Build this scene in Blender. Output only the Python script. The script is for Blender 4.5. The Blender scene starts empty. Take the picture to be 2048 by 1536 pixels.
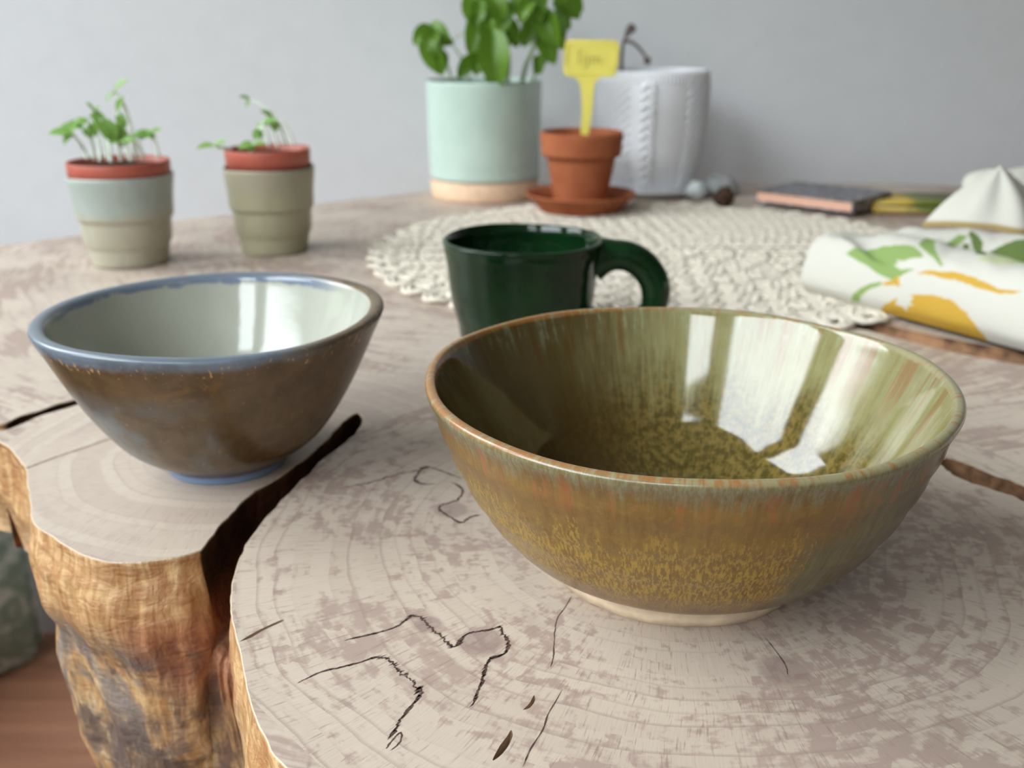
import bpy, bmesh, math, random
from mathutils import Vector, noise, geometry
random.seed(7)
R = math.radians
C = bpy.context.scene.collection
sc = bpy.context.scene

# ---------------------------------------------------------------- camera
F, TH, H = 2000.0, R(19.65), 0.2          # table top is z = 0, floor z = -0.75
cam_d = bpy.data.cameras.new('camera')
cam = bpy.data.objects.new('camera', cam_d)
C.objects.link(cam)
cam.location = (0, 0, H)
cam.rotation_euler = (R(90) - TH, 0, 0)
cam_d.sensor_width = 36
cam_d.lens = 36 * F / 2048
cam_d.clip_start = 0.01
cam_d.dof.use_dof = True
cam_d.dof.focus_distance = 0.31
cam_d.dof.aperture_fstop = 12.5
sc.camera = cam

# ---------------------------------------------------------------- world, daylight, exposure
sc.view_settings.view_transform = 'Standard'
sc.view_settings.look = 'None'
sc.view_settings.gamma = 1
sc.view_settings.use_curve_mapping = False
sc.view_settings.exposure = 0.0
sc.cycles.max_bounces = 8
sc.cycles.diffuse_bounces = 4
sc.cycles.sample_clamp_indirect = 6
SKY = 14.5
w = bpy.data.worlds.new('world'); sc.world = w
w.use_nodes = True
nt = w.node_tree
bg = nt.nodes['Background']
tc = nt.nodes.new('ShaderNodeTexCoord'); sp = nt.nodes.new('ShaderNodeSeparateXYZ')
rp = nt.nodes.new('ShaderNodeValToRGB'); mr = nt.nodes.new('ShaderNodeMapRange')
mr.inputs[1].default_value = -0.15; mr.inputs[2].default_value = 0.6
nt.links.new(tc.outputs['Generated'], sp.inputs[0]); nt.links.new(sp.outputs[2], mr.inputs[0])
nt.links.new(mr.outputs[0], rp.inputs[0]); nt.links.new(rp.outputs[0], bg.inputs[0])
e = rp.color_ramp.elements
e[0].position = 0.0; e[0].color = (0.16, 0.17, 0.15, 1)
e[1].position = 1.0; e[1].color = (0.86, 0.95, 1.0, 1)
x = e.new(0.60); x.color = (0.09, 0.11, 0.09, 1)
x = e.new(0.70); x.color = (0.88, 0.94, 1.0, 1)
bg.inputs[1].default_value = SKY

XL, XR, YF, YB, ZF, ZC = -1.3, 5.2, -1.98, 1.43, -0.75, 2.2
# (wall, from, to, sill) along the wall; all windows share the head height
HEAD = 2.05
WIN = [('front', -1.12, -0.33, 0.55), ('left', -1.76, 0.19, 0.45), ('left', 0.44, 1.28, 0.2)]
def portal(name, loc, rot, sx, sy):
    d = bpy.data.lights.new(name, 'AREA'); d.shape = 'RECTANGLE'; d.size = sx; d.size_y = sy
    d.cycles.is_portal = True
    o = bpy.data.objects.new(name, d); C.objects.link(o); o.location = loc; o.rotation_euler = rot
for i, (wl, a, b, SILL) in enumerate(WIN):
    if wl == 'left':
        portal('daylight_portal', (XL - 0.02, (a + b) / 2, (SILL + HEAD) / 2), (0, R(-90), 0), HEAD - SILL, b - a)
    else:
        portal('daylight_portal', ((a + b) / 2, YF - 0.02, (SILL + HEAD) / 2), (R(90), 0, 0), b - a, HEAD - SILL)

# ---------------------------------------------------------------- shader helper
class S:
    def __init__(s, g, k): s.g, s.k = g, k
    def _m(s, op, *a): return s.g.math(op, s, *a)
    def __add__(s, o): return s._m('ADD', o)
    __radd__ = __add__
    def __sub__(s, o): return s._m('SUBTRACT', o)
    def __rsub__(s, o): return s.g.math('SUBTRACT', o, s)
    def __mul__(s, o): return s._m('MULTIPLY', o)
    __rmul__ = __mul__
    def __truediv__(s, o): return s._m('DIVIDE', o)
class G:
    def __init__(g, name):
        g.m = bpy.data.materials.new(name); g.m.use_nodes = True
        g.t = g.m.node_tree; g.b = g.t.nodes['Principled BSDF']
    def put(g, inp, v):
        if isinstance(v, S): g.t.links.new(v.k, inp)
        elif isinstance(v, (tuple, list)) and len(v) == 3 and inp.type == 'RGBA': inp.default_value = (*v, 1)
        else: inp.default_value = v
    def math(g, op, *a, clamp=False):
        n = g.t.nodes.new('ShaderNodeMath'); n.operation = op; n.use_clamp = clamp
        for i, v in enumerate(a): g.put(n.inputs[i], v)
        return S(g, n.outputs[0])
    def obj(g):
        n = g.t.nodes.new('ShaderNodeTexCoord'); return S(g, n.outputs['Object'])
    def sep(g, v):
        n = g.t.nodes.new('ShaderNodeSeparateXYZ'); g.put(n.inputs[0], v); return [S(g, o) for o in n.outputs]
    def comb(g, x, y, z):
        n = g.t.nodes.new('ShaderNodeCombineXYZ')
        for i, v in enumerate((x, y, z)): g.put(n.inputs[i], v)
        return S(g, n.outputs[0])
    def noise(g, v, scale=1, detail=3, rough=0.55, dist=0):
        n = g.t.nodes.new('ShaderNodeTexNoise'); g.put(n.inputs['Vector'], v)
        n.inputs['Scale'].default_value = scale; n.inputs['Detail'].default_value = detail
        n.inputs['Roughness'].default_value = rough; n.inputs['Distortion'].default_value = dist
        return S(g, n.outputs[0])
    def cell(g, v):
        n = g.t.nodes.new('ShaderNodeTexWhiteNoise'); n.noise_dimensions = '3D'; g.put(n.inputs['Vector'], v); return S(g, n.outputs[0])
    def voronoi(g, v, scale=1, feature='F1'):
        n = g.t.nodes.new('ShaderNodeTexVoronoi'); n.feature = feature; g.put(n.inputs['Vector'], v)
        n.inputs['Scale'].default_value = scale; return S(g, n.outputs[0])
    def ss(g, v, a, b, lo=0, hi=1):
        n = g.t.nodes.new('ShaderNodeMapRange'); n.interpolation_type = 'SMOOTHSTEP'
        g.put(n.inputs[0], v); n.inputs[1].default_value = a; n.inputs[2].default_value = b
        n.inputs[3].default_value = lo; n.inputs[4].default_value = hi
        if a > b:
            n.inputs[1].default_value = b; n.inputs[2].default_value = a; n.inputs[3].default_value = hi; n.inputs[4].default_value = lo
        return S(g, n.outputs[0])
    def mix(g, f, a, b, mode='MIX'):
        n = g.t.nodes.new('ShaderNodeMix'); n.data_type = 'RGBA'; n.blend_type = mode
        g.put(n.inputs[0], f); g.put(n.inputs[6], a); g.put(n.inputs[7], b); return S(g, n.outputs[2])
    def attr(g, name, out='Fac'):
        n = g.t.nodes.new('ShaderNodeAttribute'); n.attribute_name = name; return S(g, n.outputs[out])
    def bump(g, h, strength=0.4, dist=0.001):
        n = g.t.nodes.new('ShaderNodeBump'); n.inputs['Strength'].default_value = strength; n.inputs['Distance'].default_value = dist
        g.put(n.inputs['Height'], h); g.t.links.new(n.outputs[0], g.b.inputs['Normal'])
    def out(g, col=None, rough=0.5, spec=0.5, **k):
        if col is not None: g.put(g.b.inputs['Base Color'], col)
        g.put(g.b.inputs['Roughness'], rough); g.put(g.b.inputs['Specular IOR Level'], spec)
        for kk, v in k.items(): g.put(g.b.inputs[kk.replace('_', ' ')], v)
        return g.m
def plain(name, col, rough=0.5, spec=0.5, var=0.12, scale=60, bump=0.0, **k):
    g = G(name); p = g.obj(); n = g.noise(p, scale, 4)
    dark = tuple(c * (1 - var) for c in col); lite = tuple(min(1, c * (1 + var)) for c in col)
    if bump: g.bump(n, bump, 0.002)
    return g.out(g.mix(g.ss(n, .3, .7), dark, lite), rough, spec, **k)

# ---------------------------------------------------------------- mesh helpers
def obj(name, bm, mat, parent=None, loc=(0, 0, 0), smooth=True, rot=None):
    me = bpy.data.meshes.new(name)
    bm.normal_update(); bm.to_mesh(me); bm.free()
    if mat: me.materials.append(mat)
    if smooth:
        for p in me.polygons: p.use_smooth = True
    o = bpy.data.objects.new(name, me); C.objects.link(o); o.location = loc
    if rot: o.rotation_euler = rot
    if parent: o.parent = parent
    return o
def tag(o, label, cat, group=None):
    o['label'] = label; o['category'] = cat
    if group: o['group'] = group
    return o
def thing(name, label, cat, loc=(0, 0, 0), rz=0, group=None):
    o = bpy.data.objects.new(name, None); C.objects.link(o); o.location = loc; o.rotation_euler = (0, 0, rz)
    o.empty_display_size = 0.02
    return tag(o, label, cat, group)
def struct(o): o['kind'] = 'structure'; return o
def box(bm, a, b, M=None):
    vs = [bm.verts.new((x, y, z)) for x in (a[0], b[0]) for y in (a[1], b[1]) for z in (a[2], b[2])]
    for f in ((0, 1, 3, 2), (4, 6, 7, 5), (0, 4, 5, 1), (2, 3, 7, 6), (0, 2, 6, 4), (1, 5, 7, 3)): bm.faces.new([vs[i] for i in f])
    if M is not None:
        for v in vs: v.co = M @ v.co
    return vs
def catmull(pts, k):
    out = []
    n = len(pts)
    for i in range(n - 1):
        p0, p1, p2, p3 = pts[max(i - 1, 0)], pts[i], pts[i + 1], pts[min(i + 2, n - 1)]
        for j in range(k):
            t = j / k
            out.append(tuple(0.5 * (2 * b + (c - a) * t + (2 * a - 5 * b + 4 * c - d) * t * t + (3 * b - a - 3 * c + d) * t ** 3) for a, b, c, d in zip(p0, p1, p2, p3)))
    out.append(tuple(pts[-1])); return out
def lathe(prof, n=96, disp=None, ins=None, smooth_k=1, close=False):
    """prof: (r, z) list; disp(angle, i, r, z) -> (dr, dz); ins: index from which vertices are inside"""
    if smooth_k > 1: prof = catmull(prof, smooth_k)
    bm = bmesh.new(); lay = bm.verts.layers.float.new('inside')
    rings = []
    for i, (r, z) in enumerate(prof):
        fl = 0.0 if ins is None else (1.0 if i >= ins * smooth_k else 0.0)
        if r < 1e-6:
            v = bm.verts.new((0, 0, z)); v[lay] = fl; rings.append([v]); continue
        ring = []
        for k in range(n):
            a = 2 * math.pi * k / n; dr, dz = disp(a, i, r, z) if disp else (0, 0)
            v = bm.verts.new(((r + dr) * math.cos(a), (r + dr) * math.sin(a), z + dz)); v[lay] = fl; ring.append(v)
        rings.append(ring)
    for A, B in zip(rings, rings[1:]):
        for k in range(n):
            q = [A[k % len(A)], A[(k + 1) % len(A)], B[(k + 1) % len(B)], B[k % len(B)]]
            q2 = [v for j, v in enumerate(q) if v not in q[:j]]
            if len(q2) > 2: bm.faces.new(q2)
    if len(rings[0]) > 1: bm.faces.new(list(reversed(rings[0])))
    return bm
def tube(bm, pts, rad, n=6, cap=True, flat=1.0):
    pts = [Vector(p) for p in pts]; rings = []; up = Vector((0.31, 0.17, 0.93))
    for i, p in enumerate(pts):
        t = (pts[min(i + 1, len(pts) - 1)] - pts[max(i - 1, 0)]).normalized()
        a = t.cross(up)
        if a.length < 1e-3: a = t.cross(Vector((1, 0, 0)))
        a.normalize(); b = t.cross(a)
        r = rad[i] if isinstance(rad, (list, tuple)) else rad
        rings.append([bm.verts.new(p + r * (math.cos(2 * math.pi * k / n) * a + flat * math.sin(2 * math.pi * k / n) * b)) for k in range(n)])
    for A, B in zip(rings, rings[1:]):
        for k in range(n): bm.faces.new((A[k], A[(k + 1) % n], B[(k + 1) % n], B[k]))
    if cap: bm.faces.new(list(reversed(rings[0]))); bm.faces.new(rings[-1])
def at(px, py, z=0.0):                      # a point of the photograph on a level plane, metres
    u, x = (768 - py) / F, (px - 1024) / F; c, s = math.cos(TH), math.sin(TH)
    d = Vector((x, c + u * s, -s + u * c)); return Vector((0, 0, H)) + d * ((z - H) / d.z)
def atY(px, py, Y):                         # a point of the photograph at distance Y
    u, x = (768 - py) / F, (px - 1024) / F; c, s = math.cos(TH), math.sin(TH)
    d = Vector((x, c + u * s, -s + u * c)); return Vector((0, 0, H)) + d * (Y / d.y)

# ---------------------------------------------------------------- room shell
m_wall = plain('wall_paint', (0.63, 0.63, 0.64), 0.75, 0.25, 0.015, 30)
m_ceil = plain('ceiling_paint', (0.33, 0.33, 0.33), 0.8, 0.2, 0.01, 20)
g = G('floor_boards'); p = g.obj(); X, Y_, Z_ = g.sep(p)
n1 = g.noise(g.comb(X * 3, Y_ * 40, 0), 1, 4)
m_floor = g.out(g.mix(g.ss(n1, .3, .7), (0.24, 0.105, 0.06), (0.36, 0.165, 0.095)), 0.4)
m_white = plain('white_lacquer', (0.75, 0.75, 0.74), 0.35, 0.5, 0.02)
T = 0.2
bm = bmesh.new(); box(bm, (XL - T, YF - T, ZF - 0.1), (XR + T, YB + T, ZF)); struct(obj('floor', bm, m_floor, smooth=False))
bm = bmesh.new(); box(bm, (XL - T, YF - T, ZC), (XR + T, YB + T, ZC + 0.1)); struct(obj('ceiling', bm, m_ceil, smooth=False))
bm = bmesh.new(); box(bm, (XL - T, YB, ZF), (XR + T, YB + T, ZC)); struct(obj('wall_back', bm, m_wall, smooth=False))
bm = bmesh.new(); box(bm, (XR, YF - T, ZF), (XR + T, YB, ZC)); struct(obj('wall_right', bm, m_wall, smooth=False))
def holed(name, wl, lo, hi):
    bm = bmesh.new(); cuts = sorted((a, b, si) for q, a, b, si in WIN if q == wl); s = lo
    def bx(a, b, z0, z1):
        if wl == 'left': box(bm, (XL - T, a, z0), (XL, b, z1))
        else: box(bm, (a, YF - T, z0), (b, YF, z1))
    for a, b, SILL in cuts:
        bx(s, a, ZF, ZC); bx(a, b, ZF, SILL); bx(a, b, HEAD, ZC); s = b
    bx(s, hi, ZF, ZC)
    return struct(obj(name, bm, m_wall, smooth=False))
holed('wall_left', 'left', YF - T, YB); holed('wall_front', 'front', XL, XR)
g = G('window_glass'); g.t.nodes.remove(g.b)
tr = g.t.nodes.new('ShaderNodeBsdfTransparent'); gl = g.t.nodes.new('ShaderNodeBsdfGlossy'); gl.inputs['Roughness'].default_value = 0.02
mx = g.t.nodes.new('ShaderNodeMixShader'); mx.inputs[0].default_value = 0.06
g.t.links.new(tr.outputs[0], mx.inputs[1]); g.t.links.new(gl.outputs[0], mx.inputs[2])
g.t.links.new(mx.outputs[0], g.t.nodes['Material Output'].inputs[0]); m_glass = g.m
for i, (wl, a, b, SILL) in enumerate(WIN):
    fr = bmesh.new(); pn = bmesh.new(); t = 0.045
    def bx(m, p0, p1, z0, z1, d0=0.06, d1=0.12):
        if wl == 'left': box(m, (XL - d1, p0, z0), (XL - d0, p1, z1))
        else: box(m, (p0, YF - d1, z0), (p1, YF - d0, z1))
    bx(fr, a, a + t, SILL, HEAD); bx(fr, b - t, b, SILL, HEAD); bx(fr, a + t, b - t, SILL, SILL + t); bx(fr, a + t, b - t, HEAD - t, HEAD)
    bx(pn, a + t, b - t, SILL + t, HEAD - t, 0.088, 0.092)
    fo = struct(obj('window_%d' % (i + 1), fr, m_white, smooth=False))
    obj('pane', pn, m_glass, fo, smooth=False)

# ---------------------------------------------------------------- table materials
C1, C2, C3 = (0.07, 0.375), (-0.135, 0.462), (0.05, 1.0)
def wood_top():
    g = G('spalted_wood'); p = g.obj(); x, y, z = g.sep(p)
    wx = (g.noise(p, 9, 2) - 0.5) * 0.022; wy = (g.noise(g.comb(y + 3.1, x - 1.7, z), 9, 2) - 0.5) * 0.022
    def polar(c):
        dx = x + wx - c[0]; dy = y + wy - c[1]
        return g.math('SQRT', dx * dx + dy * dy), g.math('ARCTAN2', dx, dy * -1)
    r1, a1 = polar(C1); r2, a2 = polar(C2); r3, a3 = polar(C3)
    i1 = g.math('LESS_THAN', r1, 0.188); i2 = g.math('MULTIPLY', g.math('LESS_THAN', r2, 0.125), 1 - i1)
    def pick(u1, u2, u3): return u1 * i1 + (1 - i1) * (u2 * i2 + (1 - i2) * u3)
    r = pick(r1, r2, r3); a = pick(a1, a2, a3)
    rw = r + (g.noise(p, 30, 3) - 0.5) * 0.004
    ru = rw * 150                                        # ring number
    rf = g.math('FRACT', ru); ri = g.math('FLOOR', ru)
    ringline = g.ss(rf, 0.72, 0.97) * g.ss(g.cell(g.comb(ri, 3, 1)), 0.25, 0.9)
    # rays: short dark dashes along the radius
    ray = g.noise(g.comb(a * 170, r * 75, ri * 0.4), 1, 2, 0.6)
    rayl = g.ss(ray, 0.58, 0.72)
    ray2 = g.noise(g.comb(a * 230, r * 60, 4), 1, 2, 0.6); fine = g.ss(ray2, 0.35, 0.7)
    # flake patches bounded by rings and rays
    av = a * 15 + (g.noise(g.comb(r * 120, a * 4, 2), 1, 2) - 0.5) * 1.6
    cellv = g.cell(g.comb(ri, g.math('FLOOR', av), 7))
    big = g.noise(p, 13, 2, 0.5)
    mid = g.noise(g.comb(a * 17, rw * 190, 9), 1, 3, 0.55)
    patch = g.ss(mid * 0.62 + cellv * 0.12 + big * 0.58 + (ray - .5) * 0.16, 0.625, 0.76) * (1 - i2 * 0.75)
    stain = g.ss(g.noise(p, 26, 4, 0.6, 0.6), 0.60, 0.78)
    col = g.mix(patch, (0.53, 0.44, 0.355), (0.36, 0.265, 0.218))
    col = g.mix(g.cell(g.comb(ri, 11, 5)) * (0.3 + i2 * 0.25), col, (0.40, 0.31, 0.255))
    col = g.mix(stain * 0.35, col, (0.22, 0.15, 0.135))
    col = g.mix(fine * 0.16, col, (0.3, 0.21, 0.17))
    col = g.mix(rayl * 0.5, col, (0.22, 0.14, 0.115))
    col = g.mix(ringline * 0.5, col, (0.28, 0.2, 0.165))
    def spot(cx, cy, rad):
        dx = x - cx; dy = y - cy
        return g.ss(g.math('SQRT', dx * dx + dy * dy) + (mid - .5) * rad * 1.2, rad, rad * 0.6)
    sp_ = g.math('MAXIMUM', g.math('MAXIMUM', spot(-0.011, 0.295, 0.0095), spot(-0.030, 0.306, 0.006)), g.math('MAXIMUM', spot(-0.027, 0.396, 0.010), spot(0.090, 0.279, 0.010)))
    col = g.mix(sp_ * 0.6, col, (0.24, 0.165, 0.145))
    far = g.ss(y, 0.5, 0.9)
    sm = g.noise(g.comb(x * 9, y * 16, 0), 1, 4, 0.6)
    col = g.mix(far * g.ss(sm, 0.42, 0.7) * 0.45, col, (0.27, 0.2, 0.16))
    g.bump(rf * 0.2 + patch * 0.25 + ray2 * 0.35, 0.10, 0.0004)
    return g.out(col, 0.42 + patch * 0.1, 0.35)
def wood_edge():
    g = G('stripped_bark_wood'); p = g.obj(); x, y, z = g.sep(p)
    d = z * -1
    wv = (g.noise(p, 22, 3) - 0.5) * 0.016
    st = g.noise(g.comb((x + wv) * 240, (y + wv) * 240, z * 16), 1, 4, 0.62)
    st2 = g.noise(g.comb((x + wv) * 70, (y + wv) * 70, z * 7), 1, 3, 0.6)
    blot = g.noise(p, 24, 4, 0.6, 0.8); blot2 = g.noise(g.comb(x + 4, y, z * 0.7), 36, 4, 0.65, 0.6)
    col = g.mix(g.ss(st, .32, .68), (0.36, 0.18, 0.07), (0.60, 0.39, 0.19))
    col = g.mix(g.ss(st2, .5, .72) * 0.6, col, (0.36, 0.16, 0.065))
    notch = g.attr('notch')
    lobe = g.attr('lobe')
    low = g.ss(d, 0.026, 0.055)
    quilt = g.noise(g.comb(x * 75, y * 75, z * 190), 1, 4, 0.6, 0.5)
    fiss = g.noise(g.comb((x + wv) * 150, (y + wv) * 150, z * 13), 1, 3, 0.6)
    col = g.mix(g.ss(quilt, .40, .62) * g.ss(d, .05, .02) * 0.55, col, (0.27, 0.115, 0.042))
    col = g.mix(g.ss(fiss, .56, .66) * g.ss(d, .03, .06) * lobe * 0.7, col, (0.10, 0.05, 0.03))
    col = g.mix(g.ss(blot, .42, .6) * low * lobe * 0.9, col, (0.19, 0.135, 0.105))
    col = g.mix(g.ss(blot2, .46, .6) * low * lobe * 0.85, col, (0.085, 0.062, 0.055))
    col = g.mix(g.ss(st, .58, .74) * lobe * 0.6, col, (0.62, 0.46, 0.28))
    col = g.mix(notch, col, g.mix(g.ss(blot2, .35, .65), (0.035, 0.016, 0.009), g.mix(g.ss(d, .02, .04), (0.10, 0.035, 0.018), (0.30, 0.11, 0.055))))
    col = g.mix(g.ss(d, 0.0007, 0.0003), col, (0.55, 0.43, 0.31))  # rim highlight painted as a thin pale line along the upper edge
    red = g.ss(x + (blot - .5) * .05, -0.158, -0.138) * g.ss(x, -0.095, -0.108) * g.ss(d, .016, .034) * g.ss(d + (blot2 - .5) * .05, .085, .05) * lobe
    col = g.mix(red * 0.75, col, g.mix(g.ss(st, .35, .65), (0.20, 0.062, 0.035), (0.42, 0.17, 0.08)))
    grey = g.ss(blot + (x + .165) * -2.5 * g.ss(x, -.19, -.12), .44, .56) * g.ss(d, .036, .05) * g.ss(d, .10, .07) * lobe
    col = g.mix(grey * 0.6, col, g.mix(g.ss(fiss, .4, .6), (0.22, 0.19, 0.165), (0.12, 0.10, 0.09)))
    g.bump(st * 0.5 + blot2 * 0.8 + quilt * 1.0 + fiss * -0.6, 0.8, 0.0022)
    return g.out(col, 0.5, 0.35)
m_top, m_edge = wood_top(), wood_edge()
m_spalt = plain('spalt_stain', (0.085, 0.05, 0.04), 0.5, 0.3, 0.3, 300)
m_under = plain('underside_wood', (0.3, 0.2, 0.12), 0.7)

# ---------------------------------------------------------------- table outline (metres, counter-clockwise seen from above)
LOBE = [(-0.275, 0.483), (-0.2535, 0.4648), (-0.2387, 0.4463), (-0.2329, 0.4375), (-0.2199, 0.4129), (-0.2048, 0.3836), (-0.1901, 0.3703), (-0.1774, 0.3597),
        (-0.1666, 0.3528), (-0.1556, 0.35), (-0.1441, 0.3512), (-0.1333, 0.3548), (-0.1267, 0.3597)]
NOTCH = [(-0.1267, 0.3597), (-0.1251, 0.3759), (-0.1218, 0.3954), (-0.1184, 0.4129), (-0.1128, 0.4236), (-0.1037, 0.4481), (-0.0961, 0.4745), (-0.0907, 0.5), (-0.0850, 0.5125),
         (-0.0805, 0.5037), (-0.0812, 0.4867), (-0.0855, 0.4725), (-0.0936, 0.4463), (-0.0976, 0.4291), (-0.1013, 0.4129), (-0.1047, 0.3978), (-0.1069, 0.3836), (-0.1082, 0.3672), (-0.1089, 0.3536)]
STEM = [(-0.1089, 0.3536), (-0.1077, 0.34), (-0.1049, 0.3255), (-0.0984, 0.3056), (-0.0927, 0.2905), (-0.0833, 0.2661), (-0.0741, 0.2471), (-0.0643, 0.2329), (-0.035, 0.203), (0.02, 0.181),
        (0.08, 0.176), (0.15, 0.188), (0.21, 0.225), (0.26, 0.262), (0.31, 0.262), (0.42, 0.235), (0.56, 0.265), (0.72, 0.37), (0.84, 0.55), (0.9, 0.8), (0.86, 1.08), (0.74, 1.27), (0.6, 1.345),
        (0.45, 1.37), (0.36, 1.36), (0.2, 1.365), (0.1, 1.375), (-0.02, 1.36),
        (-0.105, 1.30), (-0.199, 1.232), (-0.2578, 1.1823), (-0.3149, 1.1362), (-0.3707, 1.0927), (-0.4186, 1.0336), (-0.4656, 0.99), (-0.515, 0.935), (-0.525, 0.86), (-0.5, 0.77), (-0.46, 0.68), (-0.40, 0.595), (-0.33, 0.527), (-0.295, 0.503),
        (-0.2738, 0.4965), (-0.2686, 0.5082), (-0.2617, 0.5173), (-0.2552, 0.5282), (-0.2461, 0.5371), (-0.236, 0.545), (-0.2425, 0.5282), (-0.2506, 0.5173), (-0.2576, 0.5082), (-0.2625, 0.4951), (-0.2671, 0.4875), (-0.275, 0.483)]
def dense(pts, step=0.0025, wob=0.0006, seed=0):
    out = []
    pts2 = catmull(pts, 6)
    for p, q in zip(pts2, pts2[1:]):
        L = math.dist(p, q); k = max(1, int(L / (step if p[1] < 0.6 else step * 4)))
        for j in range(k):
            t = j / k; out.append((p[0] + (q[0] - p[0]) * t, p[1] + (q[1] - p[1]) * t))
    res = []
    for (a, b) in out:
        n = noise.noise_vector((a * 90, b * 90, seed)); n2 = noise.noise_vector((a * 300, b * 300, seed + 5))
        res.append((a + wob * n.x + wob * 0.4 * n2.x, b + wob * n.y + wob * 0.4 * n2.y))
    return res
la, nb, sb = dense(LOBE), dense(NOTCH, wob=0.0012), dense(STEM)
outline = la + nb + sb
kinds = ['l'] * len(la) + ['n'] * len(nb) + ['s'] * len(sb)
def in_notch_a(p): return -0.272 < p[0] < -0.234 and 0.484 < p[1] < 0.546
HOLES = [  # bark-lined cracks between the grown-together stems, then small drying checks
    ([(0.2136, 0.4523), (0.2184, 0.4463), (0.2243, 0.4375), (0.23, 0.4291), (0.2369, 0.4198), (0.252, 0.396), (0.263, 0.37), (0.2665, 0.352), (0.257, 0.366), (0.243, 0.386), (0.2286, 0.4028), (0.2226, 0.4129), (0.2151, 0.4219), (0.21, 0.4319), (0.2085, 0.444)], 0.03, 0.0028),
    ([(0.224, 0.6965), (0.243, 0.699), (0.2594, 0.695), (0.2741, 0.6768), (0.299, 0.6515), (0.3366, 0.622), (0.39, 0.583), (0.46, 0.53), (0.47, 0.505), (0.40, 0.545), (0.3202, 0.5960), (0.2857, 0.6242), (0.2632, 0.6520), (0.2492, 0.6710), (0.236, 0.6850)], 0.018, 0.0010),
    ([(-0.0035, 0.2426), (-0.0017, 0.2462), (-0.0003, 0.2493), (0.0001, 0.2471), (-0.0010, 0.2426), (-0.0032, 0.2383), (-0.0056, 0.2362)], 0.006, 0.0002),
    ([(0.0033, 0.2587), (0.0055, 0.2622), (0.007, 0.2661), (0.0073, 0.2636), (0.0056, 0.2599)], 0.003, 0.0001),
    ([(-0.0942, 0.2955), (-0.0917, 0.2993), (-0.0876, 0.3041), (-0.0826, 0.3088), (-0.0819, 0.3079), (-0.087, 0.3029), (-0.0908, 0.2978)], 0.002, 0.0001)]
holes = [(dense(h + [h[0]], wob=wb), dp) for h, dp, wb in HOLES]

table = thing('table', 'live-edge table of pale spalted wood slabs with cracks and bark-stripped edge', 'table')
bm = bmesh.new()
def loop(pts):
    vs = [bm.verts.new((a, b, 0)) for a, b in pts]
    return [bm.edges.new((vs[i], vs[(i + 1) % len(vs)])) for i in range(len(vs))]
es = loop(outline)
for h, _ in holes: es += loop(h)
bmesh.ops.triangle_fill(bm, edges=es, use_beauty=True, use_dissolve=False, normal=(0, 0, 1))
for f in bm.faces:
    if f.normal.z < 0: f.normal_flip()
obj('tabletop', bm, m_top, table, smooth=False)
# the edge all round: thick, fluted, bulging
bm = bmesh.new(); ln = bm.verts.layers.float.new('notch'); ll = bm.verts.layers.float.new('lobe')
DEP = [0, 0.0005, 0.002, 0.005, 0.008, 0.011, 0.014, 0.017, 0.020, 0.023, 0.026, 0.029, 0.032, 0.036, 0.040, 0.045, 0.050, 0.056, 0.063, 0.070, 0.08, 0.09, 0.10, 0.115, 0.13, 0.15, 0.18]
n = len(outline); mouth0, mouth1 = Vector((-0.1267, 0.3597)), Vector((-0.1089, 0.3536))
def sstep(a, b, t): t = min(1, max(0, (t - a) / (b - a))); return t * t * (3 - 2 * t)
cols = []
for i, pt in enumerate(outline):
    P = Vector(pt); A = Vector(outline[i - 3]); B = Vector(outline[(i + 3) % n]); tg = (B - A).normalized(); nr = Vector((tg.y, -tg.x))
    k = kinds[i]
    # slab is thick under the near lobe and stem, thinner to the left and behind
    s = sstep(-0.245, -0.222, P.x) * (1 - sstep(0.42, 0.52, P.y)) if k != 'n' else 1
    thick = 0.066 + 0.114 * s
    col = []
    for j, d0 in enumerate(DEP):
        d = d0 / 0.18 * thick if s < 0.99 else d0
        if d0 <= 0.002: d = d0
        q = P.copy()
        if k == 'n':
            f = (i - len(la)) / len(nb); tgt = mouth0.lerp(mouth1, f) + Vector((-0.0012, -0.0042)) * math.sin(math.pi * f)
            wgt = sstep(0.014 + 0.014 * noise.noise((f * 5, 1, 2)), 0.052, d)
            q = q.lerp(tgt, wgt); am = 0.5
            nr2 = nr.lerp(Vector((-0.3, -0.95)), wgt)
        else: am = 1; nr2 = nr
        ramp_ = sstep(0.0, 0.02, d)
        nz = noise.noise((P.x * 26, P.y * 26, d * 22)) * 0.006 + noise.noise((P.x * 75, P.y * 75, d * 45 + 4)) * 0.0026 + noise.noise((P.x * 160, P.y * 160, d * 30)) * 0.0009
        bul = 0.002 * math.sin(min(1, d / 0.05) * math.pi) + 0.0032 * math.exp(-((d - 0.036 - 0.012 * noise.noise((P.x * 30, P.y * 30, 2))) / 0.009) ** 2) * (1 if k != 's' else 0.2) * (0.6 + noise.noise((P.x * 40, P.y * 40, 9)))
        off = (nz + bul) * ramp_ * am - 0.10 * max(0, d - 0.05) 
        if P.y > 0.6: off *= 0.6
        if 0 < d0 <= 0.002: off += 0.0004
        q += nr2 * off
        v = bm.verts.new((q.x, q.y, -d))
        v[ln] = 1.0 - 0.8 * sstep(0.026, 0.042, d) if k == 'n' else (1.0 if in_notch_a(P) else 0.0)
        v[ll] = 1.0 if (k == 'n' or (k == 'l' and P.x > -0.22)) else (0.5 if k == 's' and P.y < 0.35 and P.x < -0.095 else 0.15)
        col.append(v)
    cols.append(col)
for i in range(n):
    A, B = cols[i], cols[(i + 1) % n]
    for j in range(len(DEP) - 1): bm.faces.new((A[j], A[j + 1], B[j + 1], B[j]))
bm.faces.new([c[-1] for c in cols])
obj('live_edge', bm, m_edge, table)
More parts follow.
